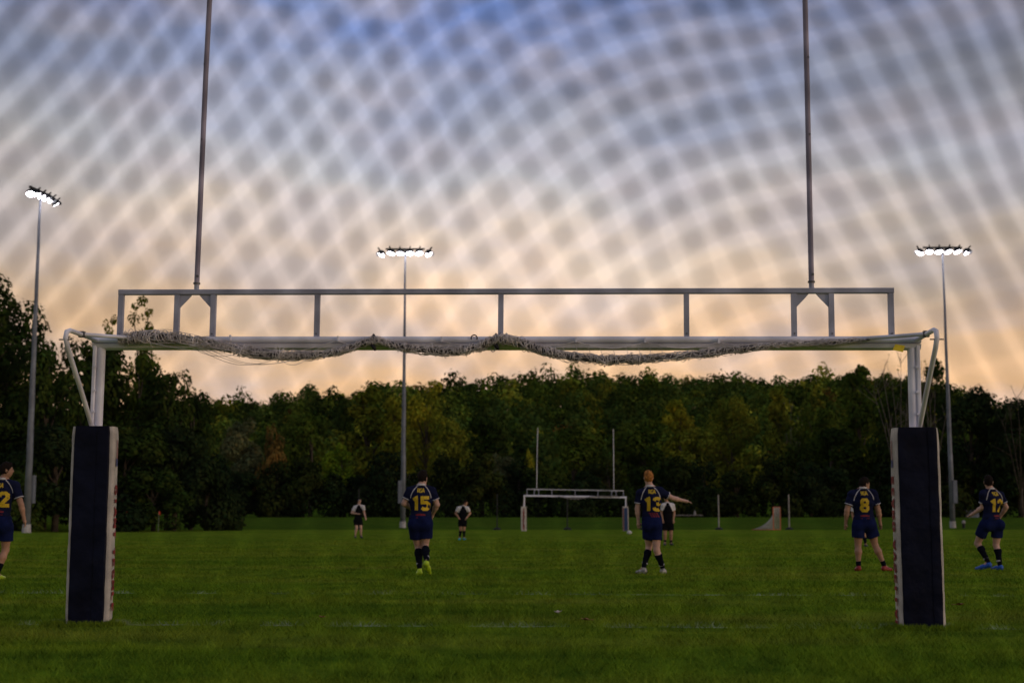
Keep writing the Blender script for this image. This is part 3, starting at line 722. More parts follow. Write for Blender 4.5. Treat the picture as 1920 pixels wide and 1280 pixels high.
path = [(-3.62, -.09, 2.640, .050), (-3.45, -.10, 2.655, .060), (-3.20, -.10, 2.662, .062), (-2.95, -.10, 2.640, .045), (-2.69, -.10, 2.590, .045), (-2.40, -.10, 2.530, .052), (-2.10, -.10, 2.495, .050), (-1.85, -.10, 2.488, .046), (-1.60, -.10, 2.510, .040), (-1.40, -.10, 2.560, .038), (-1.17, -.11, 2.628, .036),
        (-.96, -.10, 2.580, .040), (-.70, -.10, 2.540, .042), (-.41, -.10, 2.530, .046), (-.20, -.10, 2.570, .044), (-.03, -.11, 2.632, .046), (.12, -.11, 2.630, .050), (.35, -.10, 2.555, .050), (.60, -.10, 2.490, .046), (.90, -.10, 2.455, .044), (1.15, -.10, 2.448, .044), (1.50, -.10, 2.470, .042), (1.90, -.10, 2.505, .042), (2.25, -.10, 2.550, .036), (2.60, -.10, 2.590, .028), (2.95, -.10, 2.605, .028), (3.20, -.09, 2.625, .022), (3.42, -.08, 2.640, .012)]
net1, S, SR, tS = rolled_net((GX, GY, 0), -GOAL_A, R(.41), path, None, 1300)
tag(net1, 'grey goal net rolled up and sagging along the crossbar of the near goal', 'net')
rs = np.random.RandomState(12)
# long slack strands at the thick end
lines = []
for k in range(34):
    a, b = sorted(rs.uniform(-3.6, -1.9, 2)); b = max(b, a + .35); n = 14; u = np.linspace(a, b, n)
    z = np.interp(u, S[:, 0], S[:, 2]) + .05 * np.sin(np.linspace(0, PI, n)) * rs.randn() + rs.randn() * .022
    lines.append(np.stack([u, -.13 - .04 * rs.rand(n).cumsum() / n, z], -1))
V, Q = np_tubes(lines, [.0024] * len(lines), 4); o = obj('slack_cords', mesh('slack_cords', V, Q, True), M_CORD, net1); o['kind'] = 'stuff'
# headline clipped to the bar in scallops, with drop cords
clips = [(.72, 2.660), (1.36, 2.655), (2.04, 2.650)]
for i, (u, z) in enumerate([(-2.55, 2.68), (-1.52, 2.67), (-.54, 2.665)] + clips):
    MB().box(u - .008, u + .008, -.095, -.066, z - .045, z + .004).build('hook', M_WHITE, net1)
sc = [(.40, 2.578, .72, 2.622, .010), (.72, 2.622, 1.36, 2.616, .062), (1.36, 2.616, 2.04, 2.614, .055), (2.04, 2.614, 2.45, 2.565, .010), (-1.85, 2.54, -1.52, 2.63, .0), (-1.52, 2.63, -1.2, 2.60, .03), (-.54, 2.625, -.9, 2.60, .02), (-.54, 2.625, -.2, 2.60, .02)]
for (u0, z0, u1, z1, sag) in sc:
    q = np.linspace(0, 1, 12); pl = np.stack([u0 + (u1 - u0) * q, np.full(12, -.085), z0 + (z1 - z0) * q - sag * np.sin(PI * q)], -1)
    V, Q = np_tubes([pl], [.0042], 5); obj('headline_cord', mesh('headline_cord', V, Q, True), M_CORD, net1)
for u in (.60, .72, .84, .95, 1.07, 1.19, 1.30, 1.40, 1.51):
    zt = 2.60 - .05 * abs(math.sin(PI * ((u - .72) / .64 % 1))); zb = float(np.interp(u, S[:, 0], S[:, 2])) + .02
    V, Q = np_tubes([np.array([(u - .008, -.086, zt), (u + .008, -.09, (zt + zb) / 2), (u + .012, -.095, zb)])], [.0024], 4); obj('drop_cord', mesh('drop_cord', V, Q), M_CORD, net1)
for u in (-1.185, -.03):
    mb = MB(); k = float(np.interp(u, S[:, 0], S[:, 2])); mb.tube([(u, -.06 - .06 * math.cos(a), k + .062 * math.sin(a)) for a in np.linspace(0, 2 * PI, 14)], .012, 6); mb.tube([(u - .01, -.12, k - .03), (u + .02, -.13, k - .075), (u + .03, -.13, k - .095)], [.02, .02, .008], 6)
    mb.build('black_tie', M_BLACKT, net1, True)
MB().tube([(-.235 + .028 * math.cos(a), -.075, 2.655 + .03 * math.sin(a)) for a in np.linspace(-.4, PI + .4, 12)], .006, 5).build('rope_loop', M_BLACKT, net1)
MB().tube([(-.055 + .02 * math.cos(a), -.10, 2.545 + .02 * math.sin(a)) for a in np.linspace(PI * .8, 2.3 * PI, 10)], .005, 5).build('rope_loop', M_CORD, net1)

# far goal
FGY = 108.0; FGX = at(1077.5, 990, FGY).x
G2 = goal((FGX, FGY, -.04), PI, R(-.95), 'small distant goal with two uprights standing before the embankment', 'goals at the pitch ends', detail=False)
def far_pad(u, white, label):
    root = empty('post_pad', (FGX + u, FGY - .02, .0), (0, 0, 0))
    sm_auto(wavy_slab(-.21, .21, -.2, .2, .0, 1.83, 4, 12, 4, .004).build('foam_body', M_VINYL, root), 50)
    if white:
        mb = MB()
        for k, ch in enumerate('TRAVELAS'[:8]):
            for si, st in enumerate(text2d(ch, .20, .26)):
                b = len(mb.v)
                for a0, a1, b0, b1 in st:
                    mb.v += [(a0, -.215 - .002 * si, 1.55 - k * .19 + a1), (b0, -.215 - .002 * si, 1.55 - k * .19 + b1)]
                mb.f += [(b + 2 * i, b + 2 * i + 1, b + 2 * i + 3, b + 2 * i + 2) for i in range(len(st) - 1)]
        mb.build('red_lettering', M_RED, root)
    else:
        sm_auto(wavy_slab(-.12, .15, -.225, -.19, .02, 1.72, 4, 8, 6, .003, rc=.01).build('blue_cover', mat('blue_vinyl', (.03, .06, .16), .5), root), 50)
        MB().box(-.205, -.15, -.212, -.205, .05, 1.7).build('red_edge', M_RED, root)
    tag(root, label, 'post pad', 'pads on goal posts')
far_pad(-3.83, True, 'white pad with red letters on the left post of the distant goal')
far_pad(3.83, False, 'blue fronted pad on the right post of the distant goal')
net2, *_ = rolled_net((FGX, FGY, -.04), 0, R(.95), [(u, -.08, z, r_) for u, z, r_ in [(-1.3, 2.60, .03), (-.8, 2.53, .05), (-.2, 2.44, .06), (.3, 2.45, .06), (.8, 2.54, .045), (1.3, 2.62, .035), (1.9, 2.66, .045), (2.5, 2.64, .04), (3.0, 2.70, .05), (3.4, 2.66, .03)]], None, 250)
tag(net2, 'thin rolled net hanging on the crossbar of the distant goal', 'net')

# ------------------------------------------------------------------ small things along the far edge
M_POLE = mat('pale_pole', (.33, .31, .29), .5, .1, var=.15)
M_RUBBER = mat('black_rubber', (.012, .012, .013), .8)
for px, tp, lab in [(672, 916, 'thin pole rising behind the capped player'), (932, 925, 'thin dark pole left of the distant goal'), (1064, 925, 'thin dark pole seen through the distant goal'), (1207, 925, 'thin pole mostly hidden by the red haired player'), (1348, 927, 'pale pole left of the lacrosse goal'), (1480, 927, 'pale pole right of the lacrosse goal')]:
    p = at(px, 990, 117.5); root = empty('net_pole', (p.x, 117.5, 0)); H = at(px, tp, 117.5).z
    sm_auto(MB().tube([(0, 0, 0.1), (0, 0, H)], .055 if px > 1300 else .045, 8).build('pole', M_POLE if px > 1300 else M_DARK, root), 60)
    MB().tube([(0, 0, 0), (0, 0, .12), (0, 0, .22)], [.34, .30, .08], 12).build('weighted_base', M_RUBBER, root)
    tag(root, lab, 'pole', 'thin poles behind the distant goal')

M_ORANGE = mat('orange_pipe', (.62, .16, .07), .5)
p = at(1457, 990, 116); root = empty('lacrosse_goal', (p.x, 116, 0), (0, 0, R(62)))
sm_auto(MB().tube([(-.92, 0, 0), (-.92, 0, 1.83), (.92, 0, 1.83), (.92, 0, 0)], .04, 8).build('pipe_frame', M_ORANGE, root), 30)
sm_auto(MB().tube([(-.92, 0, .03), (0, 2.1, .03), (.92, 0, .03)], .03, 8).build('ground_frame', M_ORANGE, root), 30)
lines = []
def gp(a, b):  # sheet: a across, b from top bar down to the back point
    top = np.array([(a - .5) * 1.84, 0, 1.83]); 
    y = 2.1 * (1 - abs(2 * a - 1)) ; bot = np.array([(a - .5) * 1.84, y, .03]); q = top * (1 - b) + bot * b
    q[2] -= .30 * math.sin(PI * b) * (1 - abs(2 * a - 1)); q[1] -= .25 * math.sin(PI * b) * (1 - abs(2 * a - 1)); return q
for a in np.linspace(0, 1, 34): lines.append(np.array([gp(a, b) for b in np.linspace(0, 1, 12)]))
for b in np.linspace(.02, 1, 34): lines.append(np.array([gp(a, b) for a in np.linspace(0, 1, 17)]))
V, Q = np_tubes(lines, [.009] * len(lines), 3); obj('net', mesh('net', V, Q), mat('white_net', (.5, .48, .45), .8), root)
tag(root, 'small lacrosse goal with orange pipes and a pale net beside the embankment', 'goal')

p = at(1290, 966, 149); z0 = float(ground_z(p.x, 149)); root = empty('long_bench', (p.x, 149, z0))
MB().box(-1.55, 1.55, -.18, .18, .20, .26).build('seat_plank', M_POLE, root)
for x in (-1.4, 0, 1.4): MB().box(x - .05, x + .05, -.14, .14, -.05, .20).build('leg', M_DARK, root)
tag(root, 'long white bench on top of the embankment beside the pointing hand', 'bench')
root = empty('water_jug', (p.x + .72, 149, z0 + .262)); sm_auto(MB().tube([(0, 0, 0), (0, 0, .26), (0, 0, .32), (0, 0, .40)], [.11, .11, .05, .05], 10).build('jug', M_POLE, root), 50); MB().tube([(0, 0, .40), (0, 0, .44)], .06, 10).build('cap', M_WHITE, root)
tag(root, 'small white jug standing on the long bench', 'jug')
p = at(1807, 982, 124); z0 = float(ground_z(p.x, 124)); root = empty('litter_bin', (p.x, 124, z0)); sm_auto(MB().tube([(0, 0, 0), (0, 0, .42)], [.11, .14], 12).build('drum', M_DARK, root), 50); sm_auto(MB().tube([(0, 0, .42), (0, 0, .60), (0, 0, .68)], [.15, .14, .06], 12).build('lid', M_POLE, root), 50)
tag(root, 'small dark bin with a white lid beside the right light pole', 'bin')
for px, w, lab in ((1818, .75, 'broader grey utility box under the dark trees right of the light pole'), (1830, .5, 'narrow grey utility box beside the raised hand of the rightmost player')):
    p = at(px, 970, 150); z0 = float(ground_z(p.x, 150)); root = empty('utility_box', (p.x, 150, z0))
    MB().box(-w / 2, w / 2, -.25, .25, 0, .72).build('cabinet', M_GALV, root); MB().box(-w / 2 - .03, w / 2 + .03, -.28, .28, .721, .77).build('lid', M_GALV, root); MB().box(w * .2, w * .25, -.27, -.251, .35, .45).build('handle', M_DARK, root)
    tag(root, lab, 'box')
M_FLAG = mat('red_flag', (.75, .06, .02), .7)
for px, lab in ((235, 'red flag on a thin stake nearer the left goal pad'), (297, 'red flag on a thin stake farther from the left goal pad')):
    p = at(px, 984, 101); z0 = float(ground_z(p.x, 101)); root = empty('marker_flag', (p.x, 101, z0)); MB().tube([(0, 0, -.05), (0, 0, 1.45)], .012, 6).build('stake', M_POLE, root)
    fl = [(x * .045, math.sin(x * 1.5) * .02, 1.44 - z * .075 - .01 * x) for z in range(4) for x in range(4)]
    fl += [(a, b + .004, c_) for a, b, c_ in fl]
    MB().add(fl, [(z * 4 + x, z * 4 + x + 1, z * 4 + x + 5, z * 4 + x + 4) for z in range(3) for x in range(3)] + [(16 + z * 4 + x, 16 + z * 4 + x + 4, 16 + z * 4 + x + 5, 16 + z * 4 + x + 1) for z in range(3) for x in range(3)]).build('flag', M_FLAG, root)
    tag(root, lab, 'flag')
# ball lying far off
me = bpy.data.meshes.new('practice_ball'); import bmesh
bm = bmesh.new(); bmesh.ops.create_uvsphere(bm, u_segments=20, v_segments=14, radius=.11)
for v_ in bm.verts: v_.co.x *= 1.35
bm.to_mesh(me); bm.free(); me.polygons.foreach_set('use_smooth', np.ones(len(me.polygons), dtype=bool))
p = at(1180, 1001, 86); root = empty('rugby_ball', (p.x, 86, .11)); obj('ball', me, mat('ball_white', (.7, .7, .72), .5), root)
for x in (-.075, .075): MB().tube([(x - .006, 0, 0), (x + .006, 0, 0)], .102, 16, cap=False).build('seam_band', M_DARK, root)
tag(root, 'small white ball lying right of the distant goal', 'ball')
# fallen leaves
M_DEADLEAF = mat('dead_leaf', (.30, .14, .06), .8, var=.35, scale=25); M_PALELEAF = mat('pale_dead_leaf', (.50, .38, .30), .8, var=.3, scale=25)
for i, (px, py, m_, sz, lab) in enumerate([(1046, 1150, M_PALELEAF, .055, 'pale curled leaf on the grass near the middle of the goal mouth'), (1098, 1163, M_DEADLEAF, .04, 'brown leaf just right of the pale curled leaf'), (603, 1158, M_DEADLEAF, .035, 'dark brown leaf on the goal line towards the left pad'), (1800, 1135, M_DEADLEAF, .05, 'orange brown leaf beside the right pad')]):
    Y = CAMZ * F / (py - 970) ; p = at(px, py, Y); root = empty('fallen_leaf', (p.x, p.y, .03), (0, 0, i * 1.3))
    pts = [(0, -1.0, .1), (.55, -.5, .35), (.8, .1, .55), (.4, .55, .3), (0, 1.2, .5), (-.4, .55, .25), (-.8, .1, .5), (-.55, -.5, .3)]
    vv = [(0, 0, 0)] + [(x * sz, y * sz, z * sz) for x, y, z in pts]; vv += [(x, y, z - .003) for x, y, z in vv]
    MB().add(vv, [(0, 1 + k, 1 + (k + 1) % 8) for k in range(8)] + [(9, 10 + (k + 1) % 8, 10 + k) for k in range(8)]).build('blade', m_, root)
    MB().tube([(0, -sz, sz * .1), (.01, -sz * 1.9, .005)], .003, 5).build('stalk', m_, root)
    tag(root, lab, 'leaf', 'fallen leaves on the pitch')

# ------------------------------------------------------------------ people
class Field:
    """signed distance grid with smooth unions"""
    def __init__(s, lo, hi, h):
        s.lo = np.array(lo, float); s.h = h; s.n = np.ceil((np.array(hi) - s.lo) / h).astype(int) + 1
        s.f = np.full(s.n, .25, np.float32)
    def _sub(s, lo, hi):
        a = np.clip(np.floor((np.array(lo) - s.lo) / s.h).astype(int), 0, s.n); b = np.clip(np.ceil((np.array(hi) - s.lo) / s.h).astype(int) + 1, 0, s.n)
        sl = tuple(slice(int(i), int(j)) for i, j in zip(a, b))
        g = [s.lo[k] + s.h * np.arange(a[k], b[k]) for k in range(3)]
        return sl, g[0][:, None, None], g[1][None, :, None], g[2][None, None, :]
    def _mix(s, sl, d, k):
        a = s.f[sl]
        if a.size == 0: return
        if k <= 0: s.f[sl] = np.minimum(a, d); return
        h = np.clip(.5 + .5 * (a - d) / k, 0, 1); s.f[sl] = a * (1 - h) + d * h - k * h * (1 - h)
    def cone(s, a, b, ra, rb, k=.03, planes=(), noise=None):
        a, b = np.array(a, float), np.array(b, float); m = max(ra, rb) + k + .05
        sl, X, Y, Z = s._sub(np.minimum(a, b) - m, np.maximum(a, b) + m)
        ab = b - a; L2 = max(ab @ ab, 1e-9)
        t = np.clip(((X - a[0]) * ab[0] + (Y - a[1]) * ab[1] + (Z - a[2]) * ab[2]) / L2, 0, 1)
        d = np.sqrt((X - a[0] - t * ab[0]) ** 2 + (Y - a[1] - t * ab[1]) ** 2 + (Z - a[2] - t * ab[2]) ** 2) - (ra + (rb - ra) * t)
        for p, n in planes:   # keep the side n points away from
            d = np.maximum(d, (X - p[0]) * n[0] + (Y - p[1]) * n[1] + (Z - p[2]) * n[2])
        s._mix(sl, d, k)
    def ell(s, c, r, yaw=0.0, k=.05, planes=(), pitch=0.0):
        c = np.array(c, float); m = max(r) + k + .05; sl, X, Y, Z = s._sub(c - m, c + m)
        x, y, z = X - c[0], Y - c[1], Z - c[2]
        u = x * math.cos(yaw) + y * math.sin(yaw); v = -x * math.sin(yaw) + y * math.cos(yaw)
        if pitch: v, z = v * math.cos(pitch) + z * math.sin(pitch), -v * math.sin(pitch) + z * math.cos(pitch)
        k0 = np.sqrt((u / r[0]) ** 2 + (v / r[1]) ** 2 + (z / r[2]) ** 2); k1 = np.sqrt((u / r[0] ** 2) ** 2 + (v / r[1] ** 2) ** 2 + (z / r[2] ** 2) ** 2) + 1e-6
        d = k0 * (k0 - 1) / k1
        for p, n in planes: d = np.maximum(d, (X - p[0]) * n[0] + (Y - p[1]) * n[1] + (Z - p[2]) * n[2])
        s._mix(sl, d, k)
    def cut(s, p, n):
        sl, X, Y, Z = s._sub(s.lo - 1, s.lo + s.h * (s.n + 1))
        s.f = np.maximum(s.f, (X - p[0]) * n[0] + (Y - p[1]) * n[1] + (Z - p[2]) * n[2]).astype(np.float32)
    def wrinkle(s, amp, fx, fz, seed):
        sl, X, Y, Z = s._sub(s.lo - 1, s.lo + s.h * (s.n + 1))
        s.f = (s.f + amp * (np.sin(X * fx + Z * fz * .6 + seed + 2 * np.sin(Z * 7 + seed)) * np.sin(Z * fz + Y * 9 + 1.7 * np.sin(X * 9 + seed)))).astype(np.float32)
    def mesh(s, name):
        f = s.f; h = s.h; n = s.n; ins = f < 0
        c = [(0, 0, 0), (1, 0, 0), (0, 1, 0), (1, 1, 0), (0, 0, 1), (1, 0, 1), (0, 1, 1), (1, 1, 1)]
        cnt = sum(ins[dx:n[0] - 1 + dx, dy:n[1] - 1 + dy, dz:n[2] - 1 + dz].astype(np.int8) for dx, dy, dz in c)
        cells = np.argwhere((cnt > 0) & (cnt < 8))
        if len(cells) == 0: return None
        idx = np.full(n - 1, -1, np.int64); idx[tuple(cells.T)] = np.arange(len(cells))
        val = np.stack([f[cells[:, 0] + dx, cells[:, 1] + dy, cells[:, 2] + dz] for dx, dy, dz in c], 1).astype(float)
        acc = np.zeros((len(cells), 3)); num = np.zeros(len(cells)); ca = np.array(c, float)
        for i, j in ((0, 1), (2, 3), (4, 5), (6, 7), (0, 2), (1, 3), (4, 6), (5, 7), (0, 4), (1, 5), (2, 6), (3, 7)):
            a, b = val[:, i], val[:, j]; mk = (a < 0) != (b < 0); t = np.where(mk, a / np.where(a == b, 1, a - b), 0)
            acc += np.where(mk[:, None], ca[i] + (ca[j] - ca[i]) * t[:, None], 0); num += mk
        V = s.lo + h * (cells + acc / num[:, None]); Qs = []
        for ax in range(3):
            o1, o2 = [(1, 2), (2, 0), (0, 1)][ax]
            sl0 = [slice(1, -1)] * 3; sl0[ax] = slice(0, -1); sl1 = list(sl0); sl1[ax] = slice(1, None)
            A, B = ins[tuple(sl0)], ins[tuple(sl1)]
            for flip, mk in ((False, A & ~B), (True, ~A & B)):
                e = np.argwhere(mk)
                if len(e) == 0: continue
                off = np.ones(3, int); off[ax] = 0; e = e + off
                d1 = np.zeros(3, int); d1[o1] = 1; d2 = np.zeros(3, int); d2[o2] = 1
                q = [idx[tuple((e - d1 - d2).T)], idx[tuple((e - d2).T)], idx[tuple(e.T)], idx[tuple((e - d1).T)]]
                q = np.stack(q if not flip else q[::-1], 1); Qs.append(q)
        Q = np.concatenate(Qs); Q = Q[(Q >= 0).all(1)]
        return mesh(name, V, Q, True)

def fabric(name, col, rough=.9, var=.15, spec=.04):
    return mat(name, col, rough, 0, var=var, scale=9, bump=.25, bscale=30, spec=spec)
M_KIT_NAVY = fabric('navy_jersey', (.010, .013, .040)); M_SHORT_NAVY = fabric('navy_shorts', (.008, .013, .058))
M_BLACKK = fabric('black_jersey', (.007, .007, .009)); M_WHITEK = fabric('white_cloth', (.62, .60, .60)); M_SOCK = fabric('dark_sock', (.006, .007, .013))
M_TRIM = fabric('pale_trim', (.50, .49, .52))
M_SKIN = {'fair': mat('fair_skin', (.56, .34, .26), .55, var=.10, scale=6), 'tan': mat('tan_skin', (.34, .18, .11), .55, var=.10, scale=6), 'mid': mat('light_brown_skin', (.40, .22, .14), .55, var=.10, scale=6)}
M_HAIR = {'dark': mat('dark_hair', (.014, .009, .007), .8, var=.3, scale=40, bump=.6, bscale=90, spec=.08), 'red': mat('red_hair', (.36, .15, .04), .8, var=.5, scale=30, bump=.6, bscale=90, spec=.08)}
M_EYE = mat('eye', (.03, .02, .02), .3); M_LIP = mat('lip', (.28, .10, .08), .5)
M_BOOT = {'neon': mat('neon_boot', (.42, .60, .02), .4), 'white': mat('white_boot', (.03, .03, .03), .4, col2=(.60, .58, .54), scale=14), 'red': mat('red_boot', (.26, .02, .02), .4), 'blue': mat('blue_boot', (.02, .10, .48), .35), 'black': mat('black_boot', (.012, .012, .014), .4), 'cyan': mat('cyan_boot', (.01, .40, .52), .4)}
# printed number: yellow with slanted wear
m = mat('number_print', (.62, .42, .01), .6); nt = m.node_tree; b_ = nt.nodes['Principled BSDF']
tc_ = nt.nodes.new('ShaderNodeTexCoord'); wv = nt.nodes.new('ShaderNodeTexNoise'); mp = nt.nodes.new('ShaderNodeMapping'); mp.inputs['Rotation'].default_value = (0, R(35), 0); mp.inputs['Scale'].default_value = (9, 9, 60)
mr_ = nt.nodes.new('ShaderNodeMapRange'); mr_.inputs['From Min'].default_value = .57; mr_.inputs['From Max'].default_value = .66; mxx = nt.nodes.new('ShaderNodeMix'); mxx.data_type = 'RGBA'
mxx.inputs['A'].default_value = (.62, .42, .01, 1); mxx.inputs['B'].default_value = (.10, .07, .03, 1)
nt.links.new(tc_.outputs['Object'], mp.inputs[0]); nt.links.new(mp.outputs[0], wv.inputs['Vector']); nt.links.new(wv.outputs['Fac'], mr_.inputs['Value']); nt.links.new(mr_.outputs[0], mxx.inputs['Factor']); nt.links.new(mxx.outputs['Result'], b_.inputs['Base Color'])
M_NUM = m; M_CREST = mat('red_emblem', (.17, .008, .016), .7, var=.3, scale=40); M_GOLD = mat('gold_print', (.55, .38, .02), .6)

def lerp(a, b, t): return np.array(a, float) * (1 - t) + np.array(b, float) * t
def unit(v): v = np.array(v, float); return v / (np.linalg.norm(v) + 1e-9)

def person(label, px0, yf, s, J, yaw, head_yaw, kit, skin, hair, boot, number=None, sock_top=.80, H=.0105, group='players on the pitch', num_dx=0.0, build=1.0, capped=False, emblem='arc', tape=True, curl=.5, shift=0):
    Y = CAMZ * F / (yf - 970.0)
    base = at(px0 + shift, yf, Y); sc_ = F / Y
    def P(n):
        p = J[n]; return np.array([(p[0] - px0) / sc_, p[2] if len(p) > 2 else 0.0, (yf - p[1]) / sc_ + .0])
    root = empty('person', (base.x, Y, 0))
    yw = R(yaw); rt = np.array([math.cos(yw), math.sin(yw), 0]); fw = np.array([-math.sin(yw), math.cos(yw), 0]); up = np.array([0, 0, 1.0])
    hw = R(head_yaw); hfw = np.array([-math.sin(hw), math.cos(hw), 0]); hrt = np.array([math.cos(hw), math.sin(hw), 0])
    head = P('head'); sh = [P('shl'), P('shr')]; el = [P('ell'), P('elr')]; wr = [P('wrl'), P('wrr')]; hp = [P('hpl'), P('hpr')]; kn = [P('knl'), P('knr')]; an = [P('anl'), P('anr')]; to = [P('tol'), P('tor')]
    shm = (sh[0] + sh[1]) / 2; hpm = (hp[0] + hp[1]) / 2
    neck = np.array([lerp(shm, head, .30)[0], (shm + 0 * fw)[1], shm[2] + .092])
    pel = hpm + up * .06; chest = lerp(pel, shm, .72) + fw * .0; belly = lerp(pel, shm, .36) + fw * .008; uch = shm - up * .055
    lo = np.min([head - .2, *[q - .16 for q in sh + el + wr + hp + kn + an + to]], 0); hi = np.max([head + .2, *[q + .16 for q in sh + el + wr + hp + kn + an + to]], 0); lo[2] = -.05
    B = build; f = Field(lo, hi, H)
    # torso
    f.ell(pel, (.165 * B, .120 * B, .15), yw, .05); f.ell(belly, (.148 * B, .112 * B, .17), yw, .06); f.ell(chest, (.172 * B, .120 * B, .18), yw, .06); f.ell(uch, (.165 * B, .100 * B, .10), yw, .05)
    for i in (0, 1):
        f.ell(hp[i] - fw * .055 + up * .01, (.085 * B, .085, .10), yw, .05)
        f.cone(neck + up * .02, sh[i] + up * .012, .050, .048, .05)
        f.cone(sh[i], el[i], .060 * B, .044 * B, .04); f.cone(el[i], lerp(el[i], wr[i], .35), .043 * B, .043 * B, .02); f.cone(lerp(el[i], wr[i], .3), wr[i], .043 * B, .027, .02)
        th = lerp(hp[i], kn[i], .35); f.cone(hp[i], th, .094 * B, .090 * B, .05); f.cone(th, kn[i], .090 * B, .056, .03)
        ca = lerp(kn[i], an[i], .30) - fw * .018; f.cone(kn[i], ca, .054, .057 * B, .03); f.cone(ca, an[i], .057 * B, .033, .03)
        f.cone(an[i], to[i] * .6 + an[i] * .4 - up * .03, .034, .03, .02)
        # hand: palm, four curled fingers, thumb from the side of the palm
        d = unit(wr[i] - el[i]); side = unit(np.cross(d, up) if abs(d[2]) < .9 else hrt); nrm = unit(np.cross(side, d))
        inw = -1 if i == 1 else 1
        palm = wr[i] + d * .050; f.cone(wr[i], palm, .026, .030, .02); f.cone(palm - side * .020, palm + side * .020, .020, .020, .015)
        for q in range(4):
            o_ = side * (q - 1.5) * .019; L_ = (.060, .072, .068, .052)[q]
            k0 = palm + d * .026 + o_; bend = unit(d * (1 - curl) + nrm * curl * inw); k1 = k0 + d * L_ * .5; k2 = k1 + bend * L_ * .5
            f.cone(k0 - d * .012, k1, .0098, .0090, .004); f.cone(k1, k2, .0090, .0080, .004)
        tb = palm - d * .020 + side * .024 * inw; t1 = tb + unit(d * .6 + side * inw * .8) * .034; f.cone(tb - side * .01 * inw, t1, .013, .011, .008); f.cone(t1, t1 + unit(d + nrm * .4 * inw) * .028, .011, .009, .006)
    f.cone(neck - up * .03, head - up * .06 - hfw * .01, .058, .053, .03)
    # head
    f.ell(head + hfw * .004, (.075, .094, .112), hw, .02); f.ell(head - up * .055 + hfw * .030, (.055, .060, .062), hw, .03)
    f.cone(head + hfw * .094 + up * .012, head + hfw * .108 - up * .020, .008, .014, .012)
    f.ell(head + hfw * .088 + up * .026, (.045, .012, .010), hw, .012)
    for s_ in (-1, 1): f.ell(head + hrt * s_ * .078 - up * .006 - hfw * .008, (.011, .022, .033), hw, .01)
    obj('body', f.mesh('body'), M_SKIN[skin], root)
    for s_ in (-1, 1):
        e = head + hfw * .086 + hrt * s_ * .030 + up * .006; g = Field(e - .04, e + .04, .006); g.ell(e, (.015, .010, .008), hw, 0); obj('eye', g.mesh('eye'), M_EYE, root)
        e = head + hfw * .092 + hrt * s_ * .030 + up * .030; g = Field(e - .05, e + .05, .006); g.ell(e, (.024, .009, .006), hw, 0); obj('eyebrow', g.mesh('eyebrow'), M_HAIR[hair], root)
    e = head + hfw * .090 - up * .055; g = Field(e - .05, e + .05, .006); g.ell(e, (.024, .010, .008), hw, 0); obj('mouth', g.mesh('mouth'), M_LIP, root)
    # hair or cap
    g = Field(head - .17, head + .19, .008)
    g.ell(head - hfw * .010 + up * .016, (.085, .101, .116), hw, .0)
    if not capped:
        g.ell(head + up * .085 + hfw * .02, (.062, .075, .050), hw, .03); g.wrinkle(.0055, 95, 80, px0)
        g.cut(head + hfw * .060 + up * .02, hfw * .80 - up * .60); g.cut(head - up * .085, -up * .9 + hfw * .45); g.cut(head - up * .082, -up * 1.0)
    else:
        g.wrinkle(.003, 60, 60, 1); g.cut(head + hfw * .070 + up * .045, hfw * .94 - up * .34); g.cut(head - up * .085, -up)
    obj('scrum_cap' if capped else 'hair', g.mesh('hair'), M_BLACKK if capped else M_HAIR[hair], root)
    if capped:
        g = Field(head - .17, head + .19, .008); g.cone(head + up * .02 - hrt * .089, head + up * .05 - hrt * .085 + hfw * .05, .014, .014, 0); g.cone(head + up * .02 + hrt * .089, head + up * .05 + hrt * .085 + hfw * .05, .014, .014, 0); obj('white_panel', g.mesh('white_panel'), M_WHITEK, root)
    # shirt
    nav = kit == 'navy'
    slv = [lerp(sh[i], el[i], .66) for i in (0, 1)]; sdir = [unit(el[i] - sh[i]) for i in (0, 1)]
    hem = pel[2] + (.030 if nav else .02)
    def shirt_field(extra=0.0):
        g = Field(lo, hi, H); e = extra
        g.ell(pel + up * .03, (.182 * B + e, .142 * B + e, .17), yw, .05); g.ell(belly, (.160 * B + e, .126 * B + e, .18), yw, .06); g.ell(chest, (.190 * B + e, .136 * B + e, .19 + e), yw, .06); g.ell(uch, (.178 * B + e, .116 * B + e, .112 + e), yw, .05)
        for i in (0, 1):
            g.cone(neck - up * .005, sh[i] + up * .014, .062 + e, .060 + e, .05)
            g.cone(sh[i], slv[i], .076 * B + e, .068 * B + e, .04, planes=[(slv[i], sdir[i])])
        return g
    g = shirt_field(); g.wrinkle(.0065 if nav else .006, 16, 24, px0 * .37); g.cut(pel * [1, 1, 0] + up * hem, -up); g.cut(neck + up * .030, up + (-fw * .25))
    sm_ = g.mesh('shirt'); shirt = obj('shirt', sm_, M_KIT_NAVY if nav else M_BLACKK, root)
    if not nav:
        for i, s_ in ((0, -1), (1, 1)):
            g = shirt_field(.0075); n_ = unit(np.array([s_ * 1.0, 0, .42])); xr = unit(sh[1] - sh[0]) * s_
            g.cut(neck * .55 + sh[i] * .45 - up * .05, -unit(xr * .9 + up * .45)); g.cut(sh[i] - up * .30, -up); g.cut(neck + up * .02, up)
            obj('white_sleeve', g.mesh('white_sleeve'), M_WHITEK, root)
    # collar
    g = Field(neck - .16, neck + .16, .008); g.cone(neck + up * .0, neck + up * .050 - fw * .006, .082, .072, 0, planes=[(neck + up * .046, up), (neck + up * .012, -up)]); me_ = g.mesh('collar')
    if me_: obj('collar', me_, M_WHITEK, shirt)
